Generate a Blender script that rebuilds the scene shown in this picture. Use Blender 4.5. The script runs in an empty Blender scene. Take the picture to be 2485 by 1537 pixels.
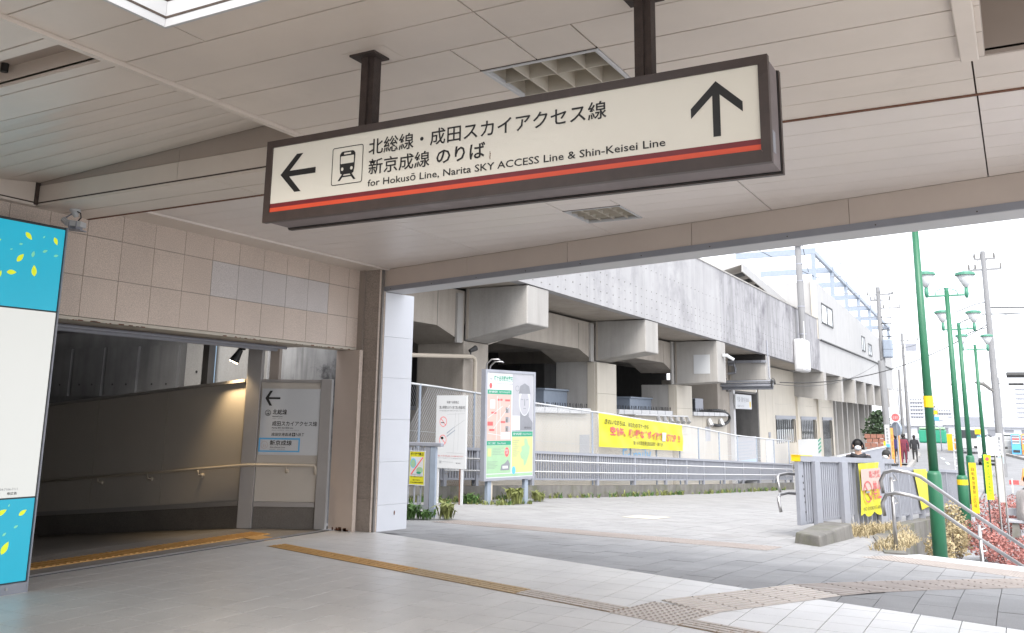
import bpy, bmesh, math, random
from mathutils import Vector, Matrix, Euler
random.seed(7)
R = math.radians
sc = bpy.context.scene
COL = sc.collection

# ---------------------------------------------------------------- camera
cam_d = bpy.data.cameras.new("camera")
cam = bpy.data.objects.new("camera", cam_d)
COL.objects.link(cam)
PITCH, ROLL, YAW = 0.20234775, 0.01287416, 0.50630711
_f = Vector((-math.sin(YAW) * math.cos(PITCH), math.cos(YAW) * math.cos(PITCH), math.sin(PITCH)))
_r = Vector((math.cos(YAW), math.sin(YAW), 0))
_u = _r.cross(_f)
_r2 = _r * math.cos(ROLL) + _u * math.sin(ROLL)
_u2 = -_r * math.sin(ROLL) + _u * math.cos(ROLL)
cam.matrix_world = Matrix(((_r2.x, _u2.x, -_f.x, 0), (_r2.y, _u2.y, -_f.y, 0), (_r2.z, _u2.z, -_f.z, 1.5), (0, 0, 0, 1)))
cam_d.sensor_width = 36
cam_d.lens = 2194.73 / 2485 * 36
cam_d.shift_y = -(768.5 - 558.98) / 2485
cam_d.clip_start = 0.05
cam_d.clip_end = 3000
sc.camera = cam

# ---------------------------------------------------------------- light
w = bpy.data.worlds.new("World")
sc.world = w
w.use_nodes = True
nt = w.node_tree
nt.nodes.clear()
sky = nt.nodes.new("ShaderNodeTexSky")
sky.sky_type = 'NISHITA'
sky.sun_disc = False
SUN_EL, SUN_ROT = R(48), R(150)
sky.sun_elevation = SUN_EL
sky.sun_rotation = SUN_ROT
sky.air_density = 1.0
sky.dust_density = 3.0
sky.ozone_density = 1.0
hs = nt.nodes.new("ShaderNodeHueSaturation")
hs.inputs["Saturation"].default_value = 0.22
bg = nt.nodes.new("ShaderNodeBackground")
bg.inputs["Strength"].default_value = 0.15
wo = nt.nodes.new("ShaderNodeOutputWorld")
nt.links.new(sky.outputs[0], hs.inputs["Color"])
mixw = nt.nodes.new("ShaderNodeMix")          # overcast: the blue sky veiled by an even pale cloud layer
mixw.data_type = 'RGBA'
mixw.inputs["Factor"].default_value = 0.6
mixw.inputs["B"].default_value = (5.1, 5.3, 5.8, 1)
nt.links.new(hs.outputs[0], mixw.inputs["A"])
nt.links.new(mixw.outputs["Result"], bg.inputs["Color"])
nt.links.new(bg.outputs[0], wo.inputs[0])
sd = bpy.data.lights.new("sun", 'SUN')
sd.energy = 0.9
sd.angle = R(30)
sd.color = (1.0, 0.96, 0.9)
sun = bpy.data.objects.new("sun", sd)
COL.objects.link(sun)
_sv = Vector((math.sin(SUN_ROT) * math.cos(SUN_EL), math.cos(SUN_ROT) * math.cos(SUN_EL), math.sin(SUN_EL)))
sun.rotation_euler = _sv.to_track_quat('Z', 'Y').to_euler()
sc.view_settings.view_transform = 'Standard'
sc.view_settings.look = 'None'
sc.view_settings.gamma = 1
sc.view_settings.use_curve_mapping = False
sc.view_settings.exposure = 1.85
sc.render.engine = 'CYCLES'
sc.cycles.max_bounces = 10
sc.cycles.diffuse_bounces = 6
sc.cycles.use_denoising = True
sc.cycles.sample_clamp_indirect = 8

# ---------------------------------------------------------------- materials
def mat(name, col, rough=0.7, var=0.08, scale=4.0, metal=0.0, bump=0.0, bscale=60.0, speck=0.0, sscale=220.0,
        streak=0.0, stscale=1.0, rnd=0.0, emit=None, estr=0.0, spec=0.5, stretch=None, dirt=None):
    m = bpy.data.materials.new(name)
    m.use_nodes = True
    t = m.node_tree
    N, L = t.nodes, t.links
    b = N["Principled BSDF"]
    b.inputs["Roughness"].default_value = rough
    b.inputs["Metallic"].default_value = metal
    b.inputs["Specular IOR Level"].default_value = spec
    geo = N.new("ShaderNodeNewGeometry")
    pos = geo.outputs["Position"]
    if stretch:
        mp = N.new("ShaderNodeMapping")
        mp.inputs["Scale"].default_value = stretch
        L.new(pos, mp.inputs["Vector"])
        pos = mp.outputs[0]
    val = None
    def mul(a, bsock_or_val):
        n = N.new("ShaderNodeMath"); n.operation = 'MULTIPLY'
        if a is None: n.inputs[0].default_value = 1.0
        else: L.new(a, n.inputs[0])
        L.new(bsock_or_val, n.inputs[1])
        return n.outputs[0]
    def rng(src, lo, hi, a=0.3, c=0.7):
        n = N.new("ShaderNodeMapRange")
        n.inputs["From Min"].default_value = a; n.inputs["From Max"].default_value = c
        n.inputs["To Min"].default_value = lo; n.inputs["To Max"].default_value = hi
        L.new(src, n.inputs["Value"])
        return n.outputs[0]
    if var:
        n = N.new("ShaderNodeTexNoise"); n.inputs["Scale"].default_value = scale; n.inputs["Detail"].default_value = 6
        n.inputs["Roughness"].default_value = 0.6
        L.new(pos, n.inputs["Vector"])
        val = mul(val, rng(n.outputs["Fac"], 1 - var, 1 + var * 0.6))
    if speck:
        n = N.new("ShaderNodeTexNoise"); n.inputs["Scale"].default_value = sscale; n.inputs["Detail"].default_value = 2
        L.new(geo.outputs["Position"], n.inputs["Vector"])
        val = mul(val, rng(n.outputs["Fac"], 1 - speck, 1 + speck, 0.35, 0.65))
    if streak:
        mp = N.new("ShaderNodeMapping"); mp.inputs["Scale"].default_value = (stscale * 3, stscale * 3, stscale * 0.22)
        L.new(geo.outputs["Position"], mp.inputs["Vector"])
        n = N.new("ShaderNodeTexNoise"); n.inputs["Scale"].default_value = 1.0; n.inputs["Detail"].default_value = 8
        n.inputs["Roughness"].default_value = 0.65
        L.new(mp.outputs[0], n.inputs["Vector"])
        val = mul(val, rng(n.outputs["Fac"], 1 - streak, 1.0, 0.3, 0.58))
    if rnd:
        oi = N.new("ShaderNodeObjectInfo")
        val = mul(val, rng(oi.outputs["Random"], 1 - rnd, 1 + rnd, 0, 1))
    if val is not None:
        mx = N.new("ShaderNodeVectorMath"); mx.operation = 'SCALE'
        mx.inputs[0].default_value = col[:3]
        L.new(val, mx.inputs["Scale"])
        out = mx.outputs[0]
        if dirt:
            dcol, dsc, lo, hi = dirt
            n = N.new("ShaderNodeTexNoise"); n.inputs["Scale"].default_value = dsc; n.inputs["Detail"].default_value = 10
            n.inputs["Roughness"].default_value = 0.7
            L.new(geo.outputs["Position"], n.inputs["Vector"])
            mm = N.new("ShaderNodeMix"); mm.data_type = 'RGBA'
            L.new(rng(n.outputs["Fac"], 0, 1, lo, hi), mm.inputs["Factor"])
            L.new(out, mm.inputs["A"]); mm.inputs["B"].default_value = (*dcol, 1)
            out = mm.outputs["Result"]
        L.new(out, b.inputs["Base Color"])
    else:
        b.inputs["Base Color"].default_value = (*col[:3], 1)
    if bump:
        n = N.new("ShaderNodeTexNoise"); n.inputs["Scale"].default_value = bscale; n.inputs["Detail"].default_value = 4
        L.new(geo.outputs["Position"], n.inputs["Vector"])
        bp = N.new("ShaderNodeBump"); bp.inputs["Strength"].default_value = bump; bp.inputs["Distance"].default_value = 0.01
        L.new(n.outputs["Fac"], bp.inputs["Height"])
        L.new(bp.outputs[0], b.inputs["Normal"])
    if emit:
        b.inputs["Emission Color"].default_value = (*emit, 1)
        b.inputs["Emission Strength"].default_value = estr
    return m

M = dict(
    floor=mat("pale_floor_tile", (.63, .61, .585), .36, .10, 2.2, speck=.06, sscale=160, rnd=.035, bump=.03, dirt=((.42, .39, .36), 1.1, .56, .95)),
    grout=mat("floor_grout", (.20, .185, .17), .9, .2, 8),
    pave=mat("grey_paver", (.27, .265, .262), .85, .14, 1.6, speck=.14, sscale=190, rnd=.06, bump=.15, bscale=120, dirt=((.17, .155, .14), .9, .55, .9)),
    paveg=mat("paver_joint", (.14, .13, .12), .95, .2, 6),
    asphalt=mat("asphalt", (.22, .22, .225), .9, .15, .8, speck=.15, sscale=60),
    conc=mat("pale_concrete", (.35, .335, .315), .85, .10, .9, streak=.22, stscale=.7, speck=.05, sscale=50, bump=.06, bscale=20),
    concp=mat("parapet_concrete", (.35, .345, .35), .85, .08, .7, streak=.16, stscale=.9, speck=.05, sscale=50, dirt=((.23, .225, .235), .5, .52, .70)),
    concd=mat("stained_concrete", (.33, .325, .335), .85, .10, .7, streak=.42, stscale=.9, speck=.05, sscale=50, dirt=((.13, .125, .14), .45, .50, .66)),
    conct=mat("tan_concrete", (.36, .32, .275), .85, .14, .8, streak=.15, speck=.05, sscale=50),
    concs=mat("dark_mossy_concrete", (.17, .16, .145), .9, .25, 2.5, streak=.35, stscale=2, bump=.3, bscale=30, dirt=((.10, .105, .06), 2.2, .5, .7)),
    cream=mat("cream_panel", (.52, .475, .40), .6, .05, 1.2, streak=.08, rnd=.02),
    bwhite=mat("building_cladding", (.37, .365, .36), .6, .05, 1, streak=.08, rnd=.03),
    tactg=mat("tactile_plate_dark", (.30, .215, .13), .75, .1, 5),
    white=mat("white_paint", (.50, .50, .505), .5, .05, 2),
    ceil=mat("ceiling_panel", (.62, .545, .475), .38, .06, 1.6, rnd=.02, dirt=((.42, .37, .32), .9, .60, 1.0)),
    ceil_lit=mat("ceiling_panel_lit", (.70, .635, .585), .38, .05, 1.6, rnd=.02, dirt=((.52, .45, .38), .9, .60, 1.0)),  # same panels, colour raised for the stronger daylight near the edge
    seam=mat("ceiling_seam", (.07, .05, .04), .9, .3, 20),
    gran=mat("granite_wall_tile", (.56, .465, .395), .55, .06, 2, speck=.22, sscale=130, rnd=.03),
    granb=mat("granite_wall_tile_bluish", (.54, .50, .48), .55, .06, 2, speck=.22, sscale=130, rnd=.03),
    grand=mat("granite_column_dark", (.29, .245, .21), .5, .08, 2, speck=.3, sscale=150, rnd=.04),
    colw=mat("column_white_tile", (.66, .67, .70), .45, .04, 1.5, rnd=.02),
    steel=mat("stainless", (.40, .39, .385), .28, .05, 10, metal=.9),
    galv=mat("galvanised_rail", (.29, .30, .335), .5, .06, 6, metal=.25),
    bluerail=mat("pale_blue_steel", (.25, .29, .35), .5, .08, 6),
    wire=mat("chain_link_wire", (.46, .47, .49), .5, 0, 1, metal=.5),
    signf=mat("sign_frame_brown", (.055, .038, .032), .45, .2, 9, dirt=((.12, .09, .08), 5, .6, .9)),
    signu=mat("sign_underside", (.17, .14, .14), .5, .2, 5, dirt=((.30, .27, .27), 7, .55, .9)),
    signp=mat("sign_face", (.74, .70, .60), .35, .04, 1.5, dirt=((.60, .54, .43), 2.0, .60, 1.0)),
    black=mat("sign_black", (.012, .011, .010), .5, 0),
    maroon=mat("stripe_maroon", (.17, .018, .022), .45, .06, 4),
    orange=mat("stripe_orange", (.70, .085, .035), .45, .06, 4),
    post=mat("rusty_dark_post", (.045, .030, .024), .75, .3, 25, bump=.5, bscale=120),
    rust=mat("rust", (.16, .07, .04), .9, .3, 30),
    beamp=mat("beam_panel_beige", (.53, .455, .40), .5, .05, 1.5, rnd=.02),
    doorp=mat("door_panel_beige", (.55, .46, .40), .5, .05, 2),
    taupe=mat("taupe_door_panel", (.37, .31, .265), .5, .05, 2),
    corr=mat("corridor_wall_panel", (.46, .42, .37), .6, .05, 1.5),
    corrp=mat("corridor_post", (.30, .28, .265), .5, .06, 3),
    dado=mat("corridor_dado", (.14, .125, .11), .8, .15, 3, speck=.2, sscale=120),
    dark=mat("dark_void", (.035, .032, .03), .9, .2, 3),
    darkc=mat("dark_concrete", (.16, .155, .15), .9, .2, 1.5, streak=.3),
    corrf=mat("ribbed_ramp_floor", (.27, .245, .22), .8, .1, 3),
    tactile=mat("tactile_orange", (.60, .34, .11), .6, .10, 5, dirt=((.40, .25, .11), 4, .55, .9)),
    tactm=mat("tactile_tan", (.50, .36, .20), .65, .08, 4, dirt=((.36, .27, .18), 5, .58, .9)),
    tactb=mat("tactile_beige", (.56, .50, .45), .65, .08, 4, dirt=((.36, .31, .28), 5, .58, .9)),
    tactf=mat("tactile_faded_outdoor", (.31, .27, .245), .85, .12, 3),
    tactp=mat("tactile_pinkish", (.36, .315, .285), .75, .10, 3),
    groove=mat("tactile_groove", (.20, .15, .12), .9, .1, 9),
    redrail=mat("beige_pipe", (.48, .42, .34), .4, .05, 9),
    lampb=mat("lamp_black", (.035, .035, .035), .45, .1, 9),
    lampglow=mat("lamp_glow", (.9, .8, .6), .5, 0, emit=(1, .82, .55), estr=14),
    skyl=mat("skylight_side_glow", (.7, .7, .68), .4, .03, 2, emit=(1, .97, .93), estr=.16),  # well sides emit a little, standing in for daylight on them
    bluepipe=mat("blue_pipe", (.32, .47, .62), .4, .05, 4),
    green=mat("lamp_post_green", (.02, .125, .062), .42, .10, 3),
    greenl=mat("lamp_head_green", (.05, .20, .13), .4, .05, 3),
    pole=mat("utility_pole_concrete", (.22, .22, .225), .8, .08, 2),
    yel=mat("yellow_banner", (.54, .50, .02), .5, .04, 2),
    yelo=mat("yellow_orange_sign", (.70, .48, .01), .5, .04, 2),
    yelf=mat("fluorescent_yellow", (.55, .72, .01), .5, .03, 2),
    red=mat("print_red", (.72, .10, .10), .5, .1, 6),
    pink=mat("print_faded_red", (.50, .09, .09), .5, .12, 9),
    pgreen=mat("print_green", (.02, .24, .14), .5, .05, 6),
    plg=mat("print_light_green", (.27, .42, .26), .5, .05, 6),
    ply=mat("print_light_yellow", (.44, .46, .20), .5, .05, 6),
    plp=mat("print_light_pink", (.46, .33, .29), .5, .05, 6),
    pgrey=mat("print_grey", (.19, .195, .215), .5, .08, 6),
    pgl=mat("print_pale_grey", (.33, .33, .355), .5, .05, 4),
    pblue=mat("print_blue", (.10, .38, .68), .5, .03, 6),
    poster=mat("board_white", (.50, .51, .52), .4, .02, 2),
    cyan=mat("lightbox_cyan", (.01, .17, .24), .35, .10, 1.6, emit=(.012, .36, .50), estr=.26),
    lbw=mat("lightbox_white", (.32, .32, .31), .35, .02, 1, emit=(.93, .94, .90), estr=.175),
    leafp=mat("lightbox_leaf", (.55, .62, .02), .4, .1, 30, emit=(.52, .60, .02), estr=.22),
    leafd=mat("lightbox_leaf_pale", (.16, .45, .28), .4, .1, 30, emit=(.14, .46, .30), estr=.22),
    glass=mat("dark_glass", (.05, .06, .065), .08, .1, 2, spec=.8),
    glassl=mat("pale_glass", (.55, .58, .60), .1, .1, 2, spec=.8),
    skin=mat("skin", (.55, .36, .27), .6, .04, 9),
    coat=mat("black_coat", (.03, .03, .034), .9, .2, 12),
    navy=mat("navy_cloth", (.04, .035, .12), .9, .2, 12),
    maro=mat("maroon_cloth", (.16, .03, .05), .9, .2, 12),
    greyc=mat("grey_cloth", (.36, .33, .32), .95, .2, 14, bump=.4, bscale=60),
    greenc=mat("green_cloth", (.05, .13, .09), .9, .2, 12),
    hair=mat("black_hair", (.02, .018, .016), .7, .1, 20),
    weed=mat("weed_green", (.075, .15, .035), .7, .35, 6),
    weedd=mat("weed_yellow_green", (.20, .22, .07), .8, .3, 6),
    dry=mat("dry_grass", (.42, .34, .20), .9, .3, 8),
    redl=mat("red_leaves", (.36, .15, .13), .8, .35, 5),
    tree=mat("tree_leaves", (.055, .09, .045), .8, .35, 3),
    bark=mat("bark", (.12, .09, .07), .9, .3, 9),
    soil=mat("pale_gravel_soil", (.33, .335, .35), .95, .2, 2.5, speck=.25, sscale=40),
    ground=mat("far_ground", (.36, .36, .36), .95, .15, .3),
    line=mat("road_paint_white", (.6, .80, .80), .7, .1, 9),
    liney=mat("road_paint_yellow", (.75, .50, .06), .7, .1, 9),
    carw=mat("car_white", (.78, .79, .80), .25, .02, 3, spec=.6),
    tyre=mat("tyre", (.02, .02, .02), .8, .1, 9),
    wallr=mat("block_wall_grey", (.45, .445, .43), .9, .1, 2),
    brick=mat("brick_red", (.30, .14, .10), .9, .2, 8),
    roof=mat("far_roof", (.42, .43, .46), .8, .08, 1),
    apt=mat("far_apartment", (.48, .49, .52), .8, .05, .3),
    orangep=mat("orange_post", (.86, .34, .08), .5, .05, 5),
    silver=mat("duct_foil", (.60, .60, .60), .3, .3, 12, metal=.7, bump=.6, bscale=25),
    hose=mat("black_hose", (.03, .03, .03), .6, .1, 20),
    stonew=mat("wet_streaked_concrete", (.40, .40, .405), .6, .2, 2, streak=.5, stscale=2.4, dirt=((.12, .12, .125), 1.6, .52, .62)),
)

# ---------------------------------------------------------------- mesh helpers
class MB:
    def __init__(self): self.v = []; self.f = []
    def add(self, vs, fs):
        n = len(self.v); self.v += [tuple(p) for p in vs]; self.f += [tuple(i + n for i in f) for f in fs]; return self
    def box(self, x0, x1, y0, y1, z0, z1):
        return self.add([(x0, y0, z0), (x1, y0, z0), (x1, y1, z0), (x0, y1, z0), (x0, y0, z1), (x1, y0, z1), (x1, y1, z1), (x0, y1, z1)],
                        [(0, 3, 2, 1), (4, 5, 6, 7), (0, 1, 5, 4), (1, 2, 6, 5), (2, 3, 7, 6), (3, 0, 4, 7)])
    def prism(self, poly, vec):
        """poly: planar polygon (3D pts), extruded by vec"""
        n = len(poly); P = [Vector(p) for p in poly]; Vv = Vector(vec)
        c = Vector()
        for i in range(n): c += P[i].cross(P[(i + 1) % n])
        if c.dot(Vv) > 0: P = P[::-1]
        vs = P + [p + Vv for p in P]
        fs = [tuple(range(n)), tuple(range(2 * n - 1, n - 1, -1))] + [((i + 1) % n, i, i + n, (i + 1) % n + n) for i in range(n)]
        return self.add(vs, fs)
    def seg(self, a, b, w, h, z=(0, 0, 1)):
        """box beam from a to b with width w (sideways) and height h (along z-ish), centred"""
        a = Vector(a); b = Vector(b); d = (b - a).normalized(); z = Vector(z)
        s = d.cross(z)
        if s.length < 1e-5: s = d.cross(Vector((1, 0, 0)))
        s.normalize(); u = s.cross(d).normalized()
        s *= w / 2; u *= h / 2
        return self.add([a - s - u, a + s - u, a + s + u, a - s + u, b - s - u, b + s - u, b + s + u, b - s + u],
                        [(0, 1, 2, 3), (7, 6, 5, 4), (0, 4, 5, 1), (1, 5, 6, 2), (2, 6, 7, 3), (3, 7, 4, 0)])
    def tube(self, pts, r, n=8, caps=True):
        P = [Vector(p) for p in pts]; rs = r if isinstance(r, (list, tuple)) else [r] * len(P)
        base = len(self.v); prev = None
        for i, p in enumerate(P):
            d = (P[min(i + 1, len(P) - 1)] - P[max(i - 1, 0)]).normalized()
            if prev is None:
                s = d.cross(Vector((0, 0, 1)))
                if s.length < .1: s = d.cross(Vector((1, 0, 0)))
            else:
                s = prev - d * prev.dot(d)
            s.normalize(); prev = s; u = d.cross(s)
            for k in range(n):
                a = 2 * math.pi * k / n
                self.v.append(tuple(p + (s * math.cos(a) + u * math.sin(a)) * rs[i]))
        for i in range(len(P) - 1):
            for k in range(n):
                k2 = (k + 1) % n
                self.f.append((base + i * n + k, base + i * n + k2, base + (i + 1) * n + k2, base + (i + 1) * n + k))
        if caps:
            self.f.append(tuple(base + k for k in range(n))[::-1])
            self.f.append(tuple(base + (len(P) - 1) * n + k for k in range(n)))
        return self
    def quad(self, a, b, c, d):
        return self.add([a, b, c, d], [(0, 1, 2, 3)])
    def ell(self, c, r, seg=12, ring=8):
        c = Vector(c); vs = []; fs = []
        for i in range(ring + 1):
            t = math.pi * i / ring
            for k in range(seg):
                a = 2 * math.pi * k / seg
                vs.append((c.x + r[0] * math.sin(t) * math.cos(a), c.y + r[1] * math.sin(t) * math.sin(a), c.z + r[2] * math.cos(t)))
        for i in range(ring):
            for k in range(seg):
                k2 = (k + 1) % seg
                fs.append((i * seg + k, (i + 1) * seg + k, (i + 1) * seg + k2, i * seg + k2))
        return self.add(vs, fs)
    def mesh(self, name, smooth=False):
        me = bpy.data.meshes.new(name)
        me.from_pydata(self.v, [], self.f)
        me.validate()
        if smooth:
            for p in me.polygons: p.use_smooth = True
        me.update()
        return me

def link(name, me, m=None, parent=None, kind=None, smooth=False, bev=0):
    if isinstance(me, MB): me = me.mesh(name, smooth)
    o = bpy.data.objects.new(name, me)
    COL.objects.link(o)
    if m is not None and not me.materials:
        me.materials.append(M[m] if isinstance(m, str) else m)
    if parent is not None:
        o.parent = parent
        pl = parent.location if parent.type == 'EMPTY' else None
        if pl is not None and parent.parent is None:
            o.matrix_parent_inverse = Matrix.Translation(-pl)
    if kind: o["kind"] = kind
    if bev:
        b = o.modifiers.new("bevel", 'BEVEL'); b.width = bev; b.segments = 2; b.limit_method = 'ANGLE'
    return o

def thing(name, label, cat, loc=(0, 0, 0), group=None):
    o = bpy.data.objects.new(name, None); COL.objects.link(o)
    o.location = loc; o.empty_display_size = .2
    return tag(o, label, cat, group)

def tag(o, label, cat, group=None):
    o["label"] = label; o["category"] = cat
    if group: o["group"] = group
    return o

def kids(o): return [c for c in bpy.data.objects if c.parent == o]
def copy_tree(o, loc=None, label=None, childmap=None):
    if childmap is None:
        childmap = {}
        for c in bpy.data.objects:
            if c.parent: childmap.setdefault(c.parent.name, []).append(c)
    c = o.copy(); COL.objects.link(c)
    if loc is not None: c.location = loc
    if label: c["label"] = label
    for k in childmap.get(o.name, []):
        k2 = copy_tree(k, None, None, childmap); k2.parent = c
    return c

# text as flat lettering on a plane: origin o, right vector rx, up vector uz, rect (x0,x1,z0,z1) in plane units
def text_mesh(s, off=0.0, space=1.0):
    c = bpy.data.curves.new("t", 'FONT'); c.body = s; c.offset = off; c.space_character = space; c.resolution_u = 2
    o = bpy.data.objects.new("t", c); COL.objects.link(o)
    dg = bpy.context.evaluated_depsgraph_get(); dg.update()
    me = bpy.data.meshes.new_from_object(o.evaluated_get(dg))
    vs = [v.co.copy() for v in me.vertices]; fs = [tuple(p.vertices) for p in me.polygons]
    bpy.data.objects.remove(o); bpy.data.curves.remove(c); bpy.data.meshes.remove(me)
    return vs, fs

def put_text(s, rect, frame, m, parent, name="lettering", off=0.012, lift=0.002, slant=0, mb=None, space=1.0):
    vs, fs = text_mesh(s, off, space)
    if not vs: return None
    x0 = min(v.x for v in vs); x1 = max(v.x for v in vs); y0 = min(v.y for v in vs); y1 = max(v.y for v in vs)
    a, b, c, d = rect
    o, rx, uz = frame; o = Vector(o); rx = Vector(rx); uz = Vector(uz); nn = rx.cross(uz).normalized()
    out = []
    for v in vs:
        X = a + (v.x - x0) / (x1 - x0) * (b - a); Z = c + (v.y - y0) / (y1 - y0) * (d - c)
        out.append(o + rx * X + uz * Z + nn * (lift))
    k = mb or MB(); k.add(out, fs)
    if mb: return None
    return link(name, k, m, parent)

def flat(poly, frame, m, parent, name, lift=0.002, th=0.0):
    o, rx, uz = frame; o = Vector(o); rx = Vector(rx); uz = Vector(uz); nn = rx.cross(uz).normalized()
    P = [o + rx * p[0] + uz * p[1] + nn * lift for p in poly]
    k = MB().add(P, [tuple(range(len(P)))]) if not th else MB().prism(P, nn * th)
    return link(name, k, m, parent)

def ring(cx, cz, r0, r1, frame, m, parent, name, lift=0.002, n=28, sx=1.0):
    o, rx, uz = frame; o = Vector(o); rx = Vector(rx); uz = Vector(uz); nn = rx.cross(uz).normalized()
    vs = []; fs = []
    for k in range(n):
        a = 2 * math.pi * k / n
        for r in (r0, r1): vs.append(o + rx * (cx + r * sx * math.cos(a)) + uz * (cz + r * math.sin(a)) + nn * lift)
    for k in range(n):
        k2 = (k + 1) % n; fs.append((2 * k, 2 * k + 1, 2 * k2 + 1, 2 * k2))
    return link(name, MB().add(vs, fs), m, parent)

def clip(poly, nx, ny, c):
    """keep part with nx*x+ny*y<=c"""
    out = []
    for i in range(len(poly)):
        a = poly[i]; b = poly[(i + 1) % len(poly)]
        da = nx * a[0] + ny * a[1] - c; db = nx * b[0] + ny * b[1] - c
        if da <= 0: out.append(a)
        if (da < 0 < db) or (db < 0 < da):
            t = da / (da - db); out.append((a[0] + (b[0] - a[0]) * t, a[1] + (b[1] - a[1]) * t))
    return out
def area(p): return abs(sum(p[i][0] * p[(i + 1) % len(p)][1] - p[(i + 1) % len(p)][0] * p[i][1] for i in range(len(p)))) / 2
def cut_rects(r, holes):
    rs = [r]
    for hx0, hx1, hy0, hy1 in holes:
        nr = []
        for x0, x1, y0, y1 in rs:
            if hx0 >= x1 or hx1 <= x0 or hy0 >= y1 or hy1 <= y0: nr.append((x0, x1, y0, y1)); continue
            if x0 < hx0: nr.append((x0, hx0, y0, y1))
            if hx1 < x1: nr.append((hx1, x1, y0, y1))
            a, b = max(x0, hx0), min(x1, hx1)
            if y0 < hy0: nr.append((a, b, y0, hy0))
            if hy1 < y1: nr.append((a, b, hy1, y1))
        rs = nr
    return [q for q in rs if q[1] - q[0] > .01 and q[3] - q[2] > .01]

# skewed outer grid (canopy edge, tactile paving)
BX = Vector((math.cos(-0.2455), math.sin(-0.2455), 0)); BY = Vector((-math.sin(-0.2455), math.cos(-0.2455), 0))
def BP(u, v, z=0.0): p = BX * u + BY * v; return Vector((p.x, p.y, z))
BEAM = 7.79
def gz(y): return -.05 * (y - 9) if y > 9 else 0.0
def plaza_z(x, y):
    if y <= 9: return 0.0
    if y <= 31: return -.05 * (y - 9)
    deep = max(-2.05, -.05 * (y - 9)); t = min(1, max(0, (x + 9) / 2.5))
    return deep * (1 - t) + -1.1 * t
# ================================================================ STATION HALL
# ---- floor
floor = link("floor", MB().add([(-8.02, -6, -.012), (6.5, -6, -.012), tuple(BP(6.5, BEAM, -.012)), tuple(BP(-9.3, BEAM, -.012)), (-8.02, 9.6, -.012)], [(0, 1, 2, 3, 4)]), "grout", kind="structure")
cands = []
x0 = -1.43 - .3 * 23
for i in range(0, 52):
    for j in range(-30, 22):
        xa = x0 + i * .3; ya = 5.464 + j * .3
        p = [(xa + .003, ya + .003), (xa + .297, ya + .003), (xa + .297, ya + .297), (xa + .003, ya + .297)]
        p = clip(p, BY.x, BY.y, BEAM - .004)
        p = clip(p, -1, 0, 8.02)
        if len(p) < 3 or area(p) < .002: continue
        cands.append((math.hypot(xa + 2.6, ya - 5.2) + abs(ya - 5.5) * .2 if ya > 3.2 else 99 + ya, i, j, p))
cands.sort(key=lambda t: t[0])
full = None; rest = MB()
def tile_prism(p, h=.012): return MB().prism([(a, b, -h) for a, b in p], (0, 0, h))
for n, (s, i, j, p) in enumerate(cands):
    if n < 300:
        dz = random.uniform(-.0006, .0006)
        if area(p) > .0862:
            if full is None:
                full = MB().prism([(0, 0, -.012), (.294, 0, -.012), (.294, .294, -.012), (0, .294, -.012)], (0, 0, .012)).mesh("tile")
            o = link("tile", full, "floor", floor); o.location = (p[0][0], p[0][1], dz)
        else:
            link("tile", tile_prism(p), "floor", floor)
    else:
        rest.prism([(a, b, -.012) for a, b in p], (0, 0, .012))
link("tile", rest, "floor", floor, kind="stuff")

# ---- tactile paving on the hall floor
tp = thing("tactile_paving", "raised guiding strip of parallel bars crossing the pale hall floor to the dotted square", "tactile paving", BP(-7, 6.19))
base = MB(); bars = []
def strip(u0, u1, v0, v1, nb, col, parent, z=0.0, gap=.3, off=.02, along='u'):
    b = MB()
    b.prism([BP(u0, v0, z + .0005), BP(u1, v0, z + .0005), BP(u1, v1, z + .0005), BP(u0, v1, z + .0005)], (0, 0, .003))
    link("plate", b, "tactg", parent)
    k = MB()
    for i in range(nb):
        v = v0 + (i + .5) * (v1 - v0) / nb
        u = u0 + off + (i * .075) % gap
        a = u0
        while a < u1 - .02:
            e = min(u, u1)
            if e - a > .03:
                k.prism([BP(a + .008, v - .021, z + .003), BP(e - .008, v - .021, z + .003), BP(e - .008, v + .021, z + .003), BP(a + .008, v + .021, z + .003)], (0, 0, .005))
            a = e; u += gap
    return k
for _a, _b, _m in ((-9.45, -7.1, "tactile"), (-7.1, -5.6, "tactm"), (-5.6, -4.56, "tactb")):  # strip pales in steps toward the bright side, light put into the colour
    k = strip(_a, _b, 6.06, 6.315, 4, _m, tp); link("guide_bar", k, _m, tp, kind="stuff")
k = strip(-3.95, -1.0, 6.06, 6.315, 4, "tactb", tp); link("guide_bar", k, "tactb", tp, kind="stuff")
# dots
dt = thing("tactile_paving", "square warning plate covered in small raised dots where the guiding strips meet", "tactile paving", BP(-4.27, 6.36))
link("plate", MB().prism([BP(-4.56, 6.04, .0008), BP(-3.955, 6.04, .0008), BP(-3.955, 6.66, .0008), BP(-4.56, 6.66, .0008)], (0, 0, .003)), "tactb", dt)
k = MB()
for i in range(10):
    for j in range(10):
        c = BP(-4.53 + i * .0606, 6.07 + j * .0622, .003)
        k.prism([c + Vector((math.cos(a) * .015, math.sin(a) * .015, 0)) for a in [t * math.pi / 4 for t in range(8)]], (0, 0, .006))
link("raised_dot", k, "tactb", dt, kind="stuff")
# smaller dark discs on top of the dots
k = MB()
for i in range(10):
    for j in range(10):
        c = BP(-4.53 + i * .0606, 6.07 + j * .0622, .0095)
        k.prism([c + Vector((math.cos(a) * .011, math.sin(a) * .011, 0)) for a in [t * math.pi / 3 for t in range(6)]], (0, 0, .0006))
link("dot_cap", k, "groove", dt, kind="stuff")
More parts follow.
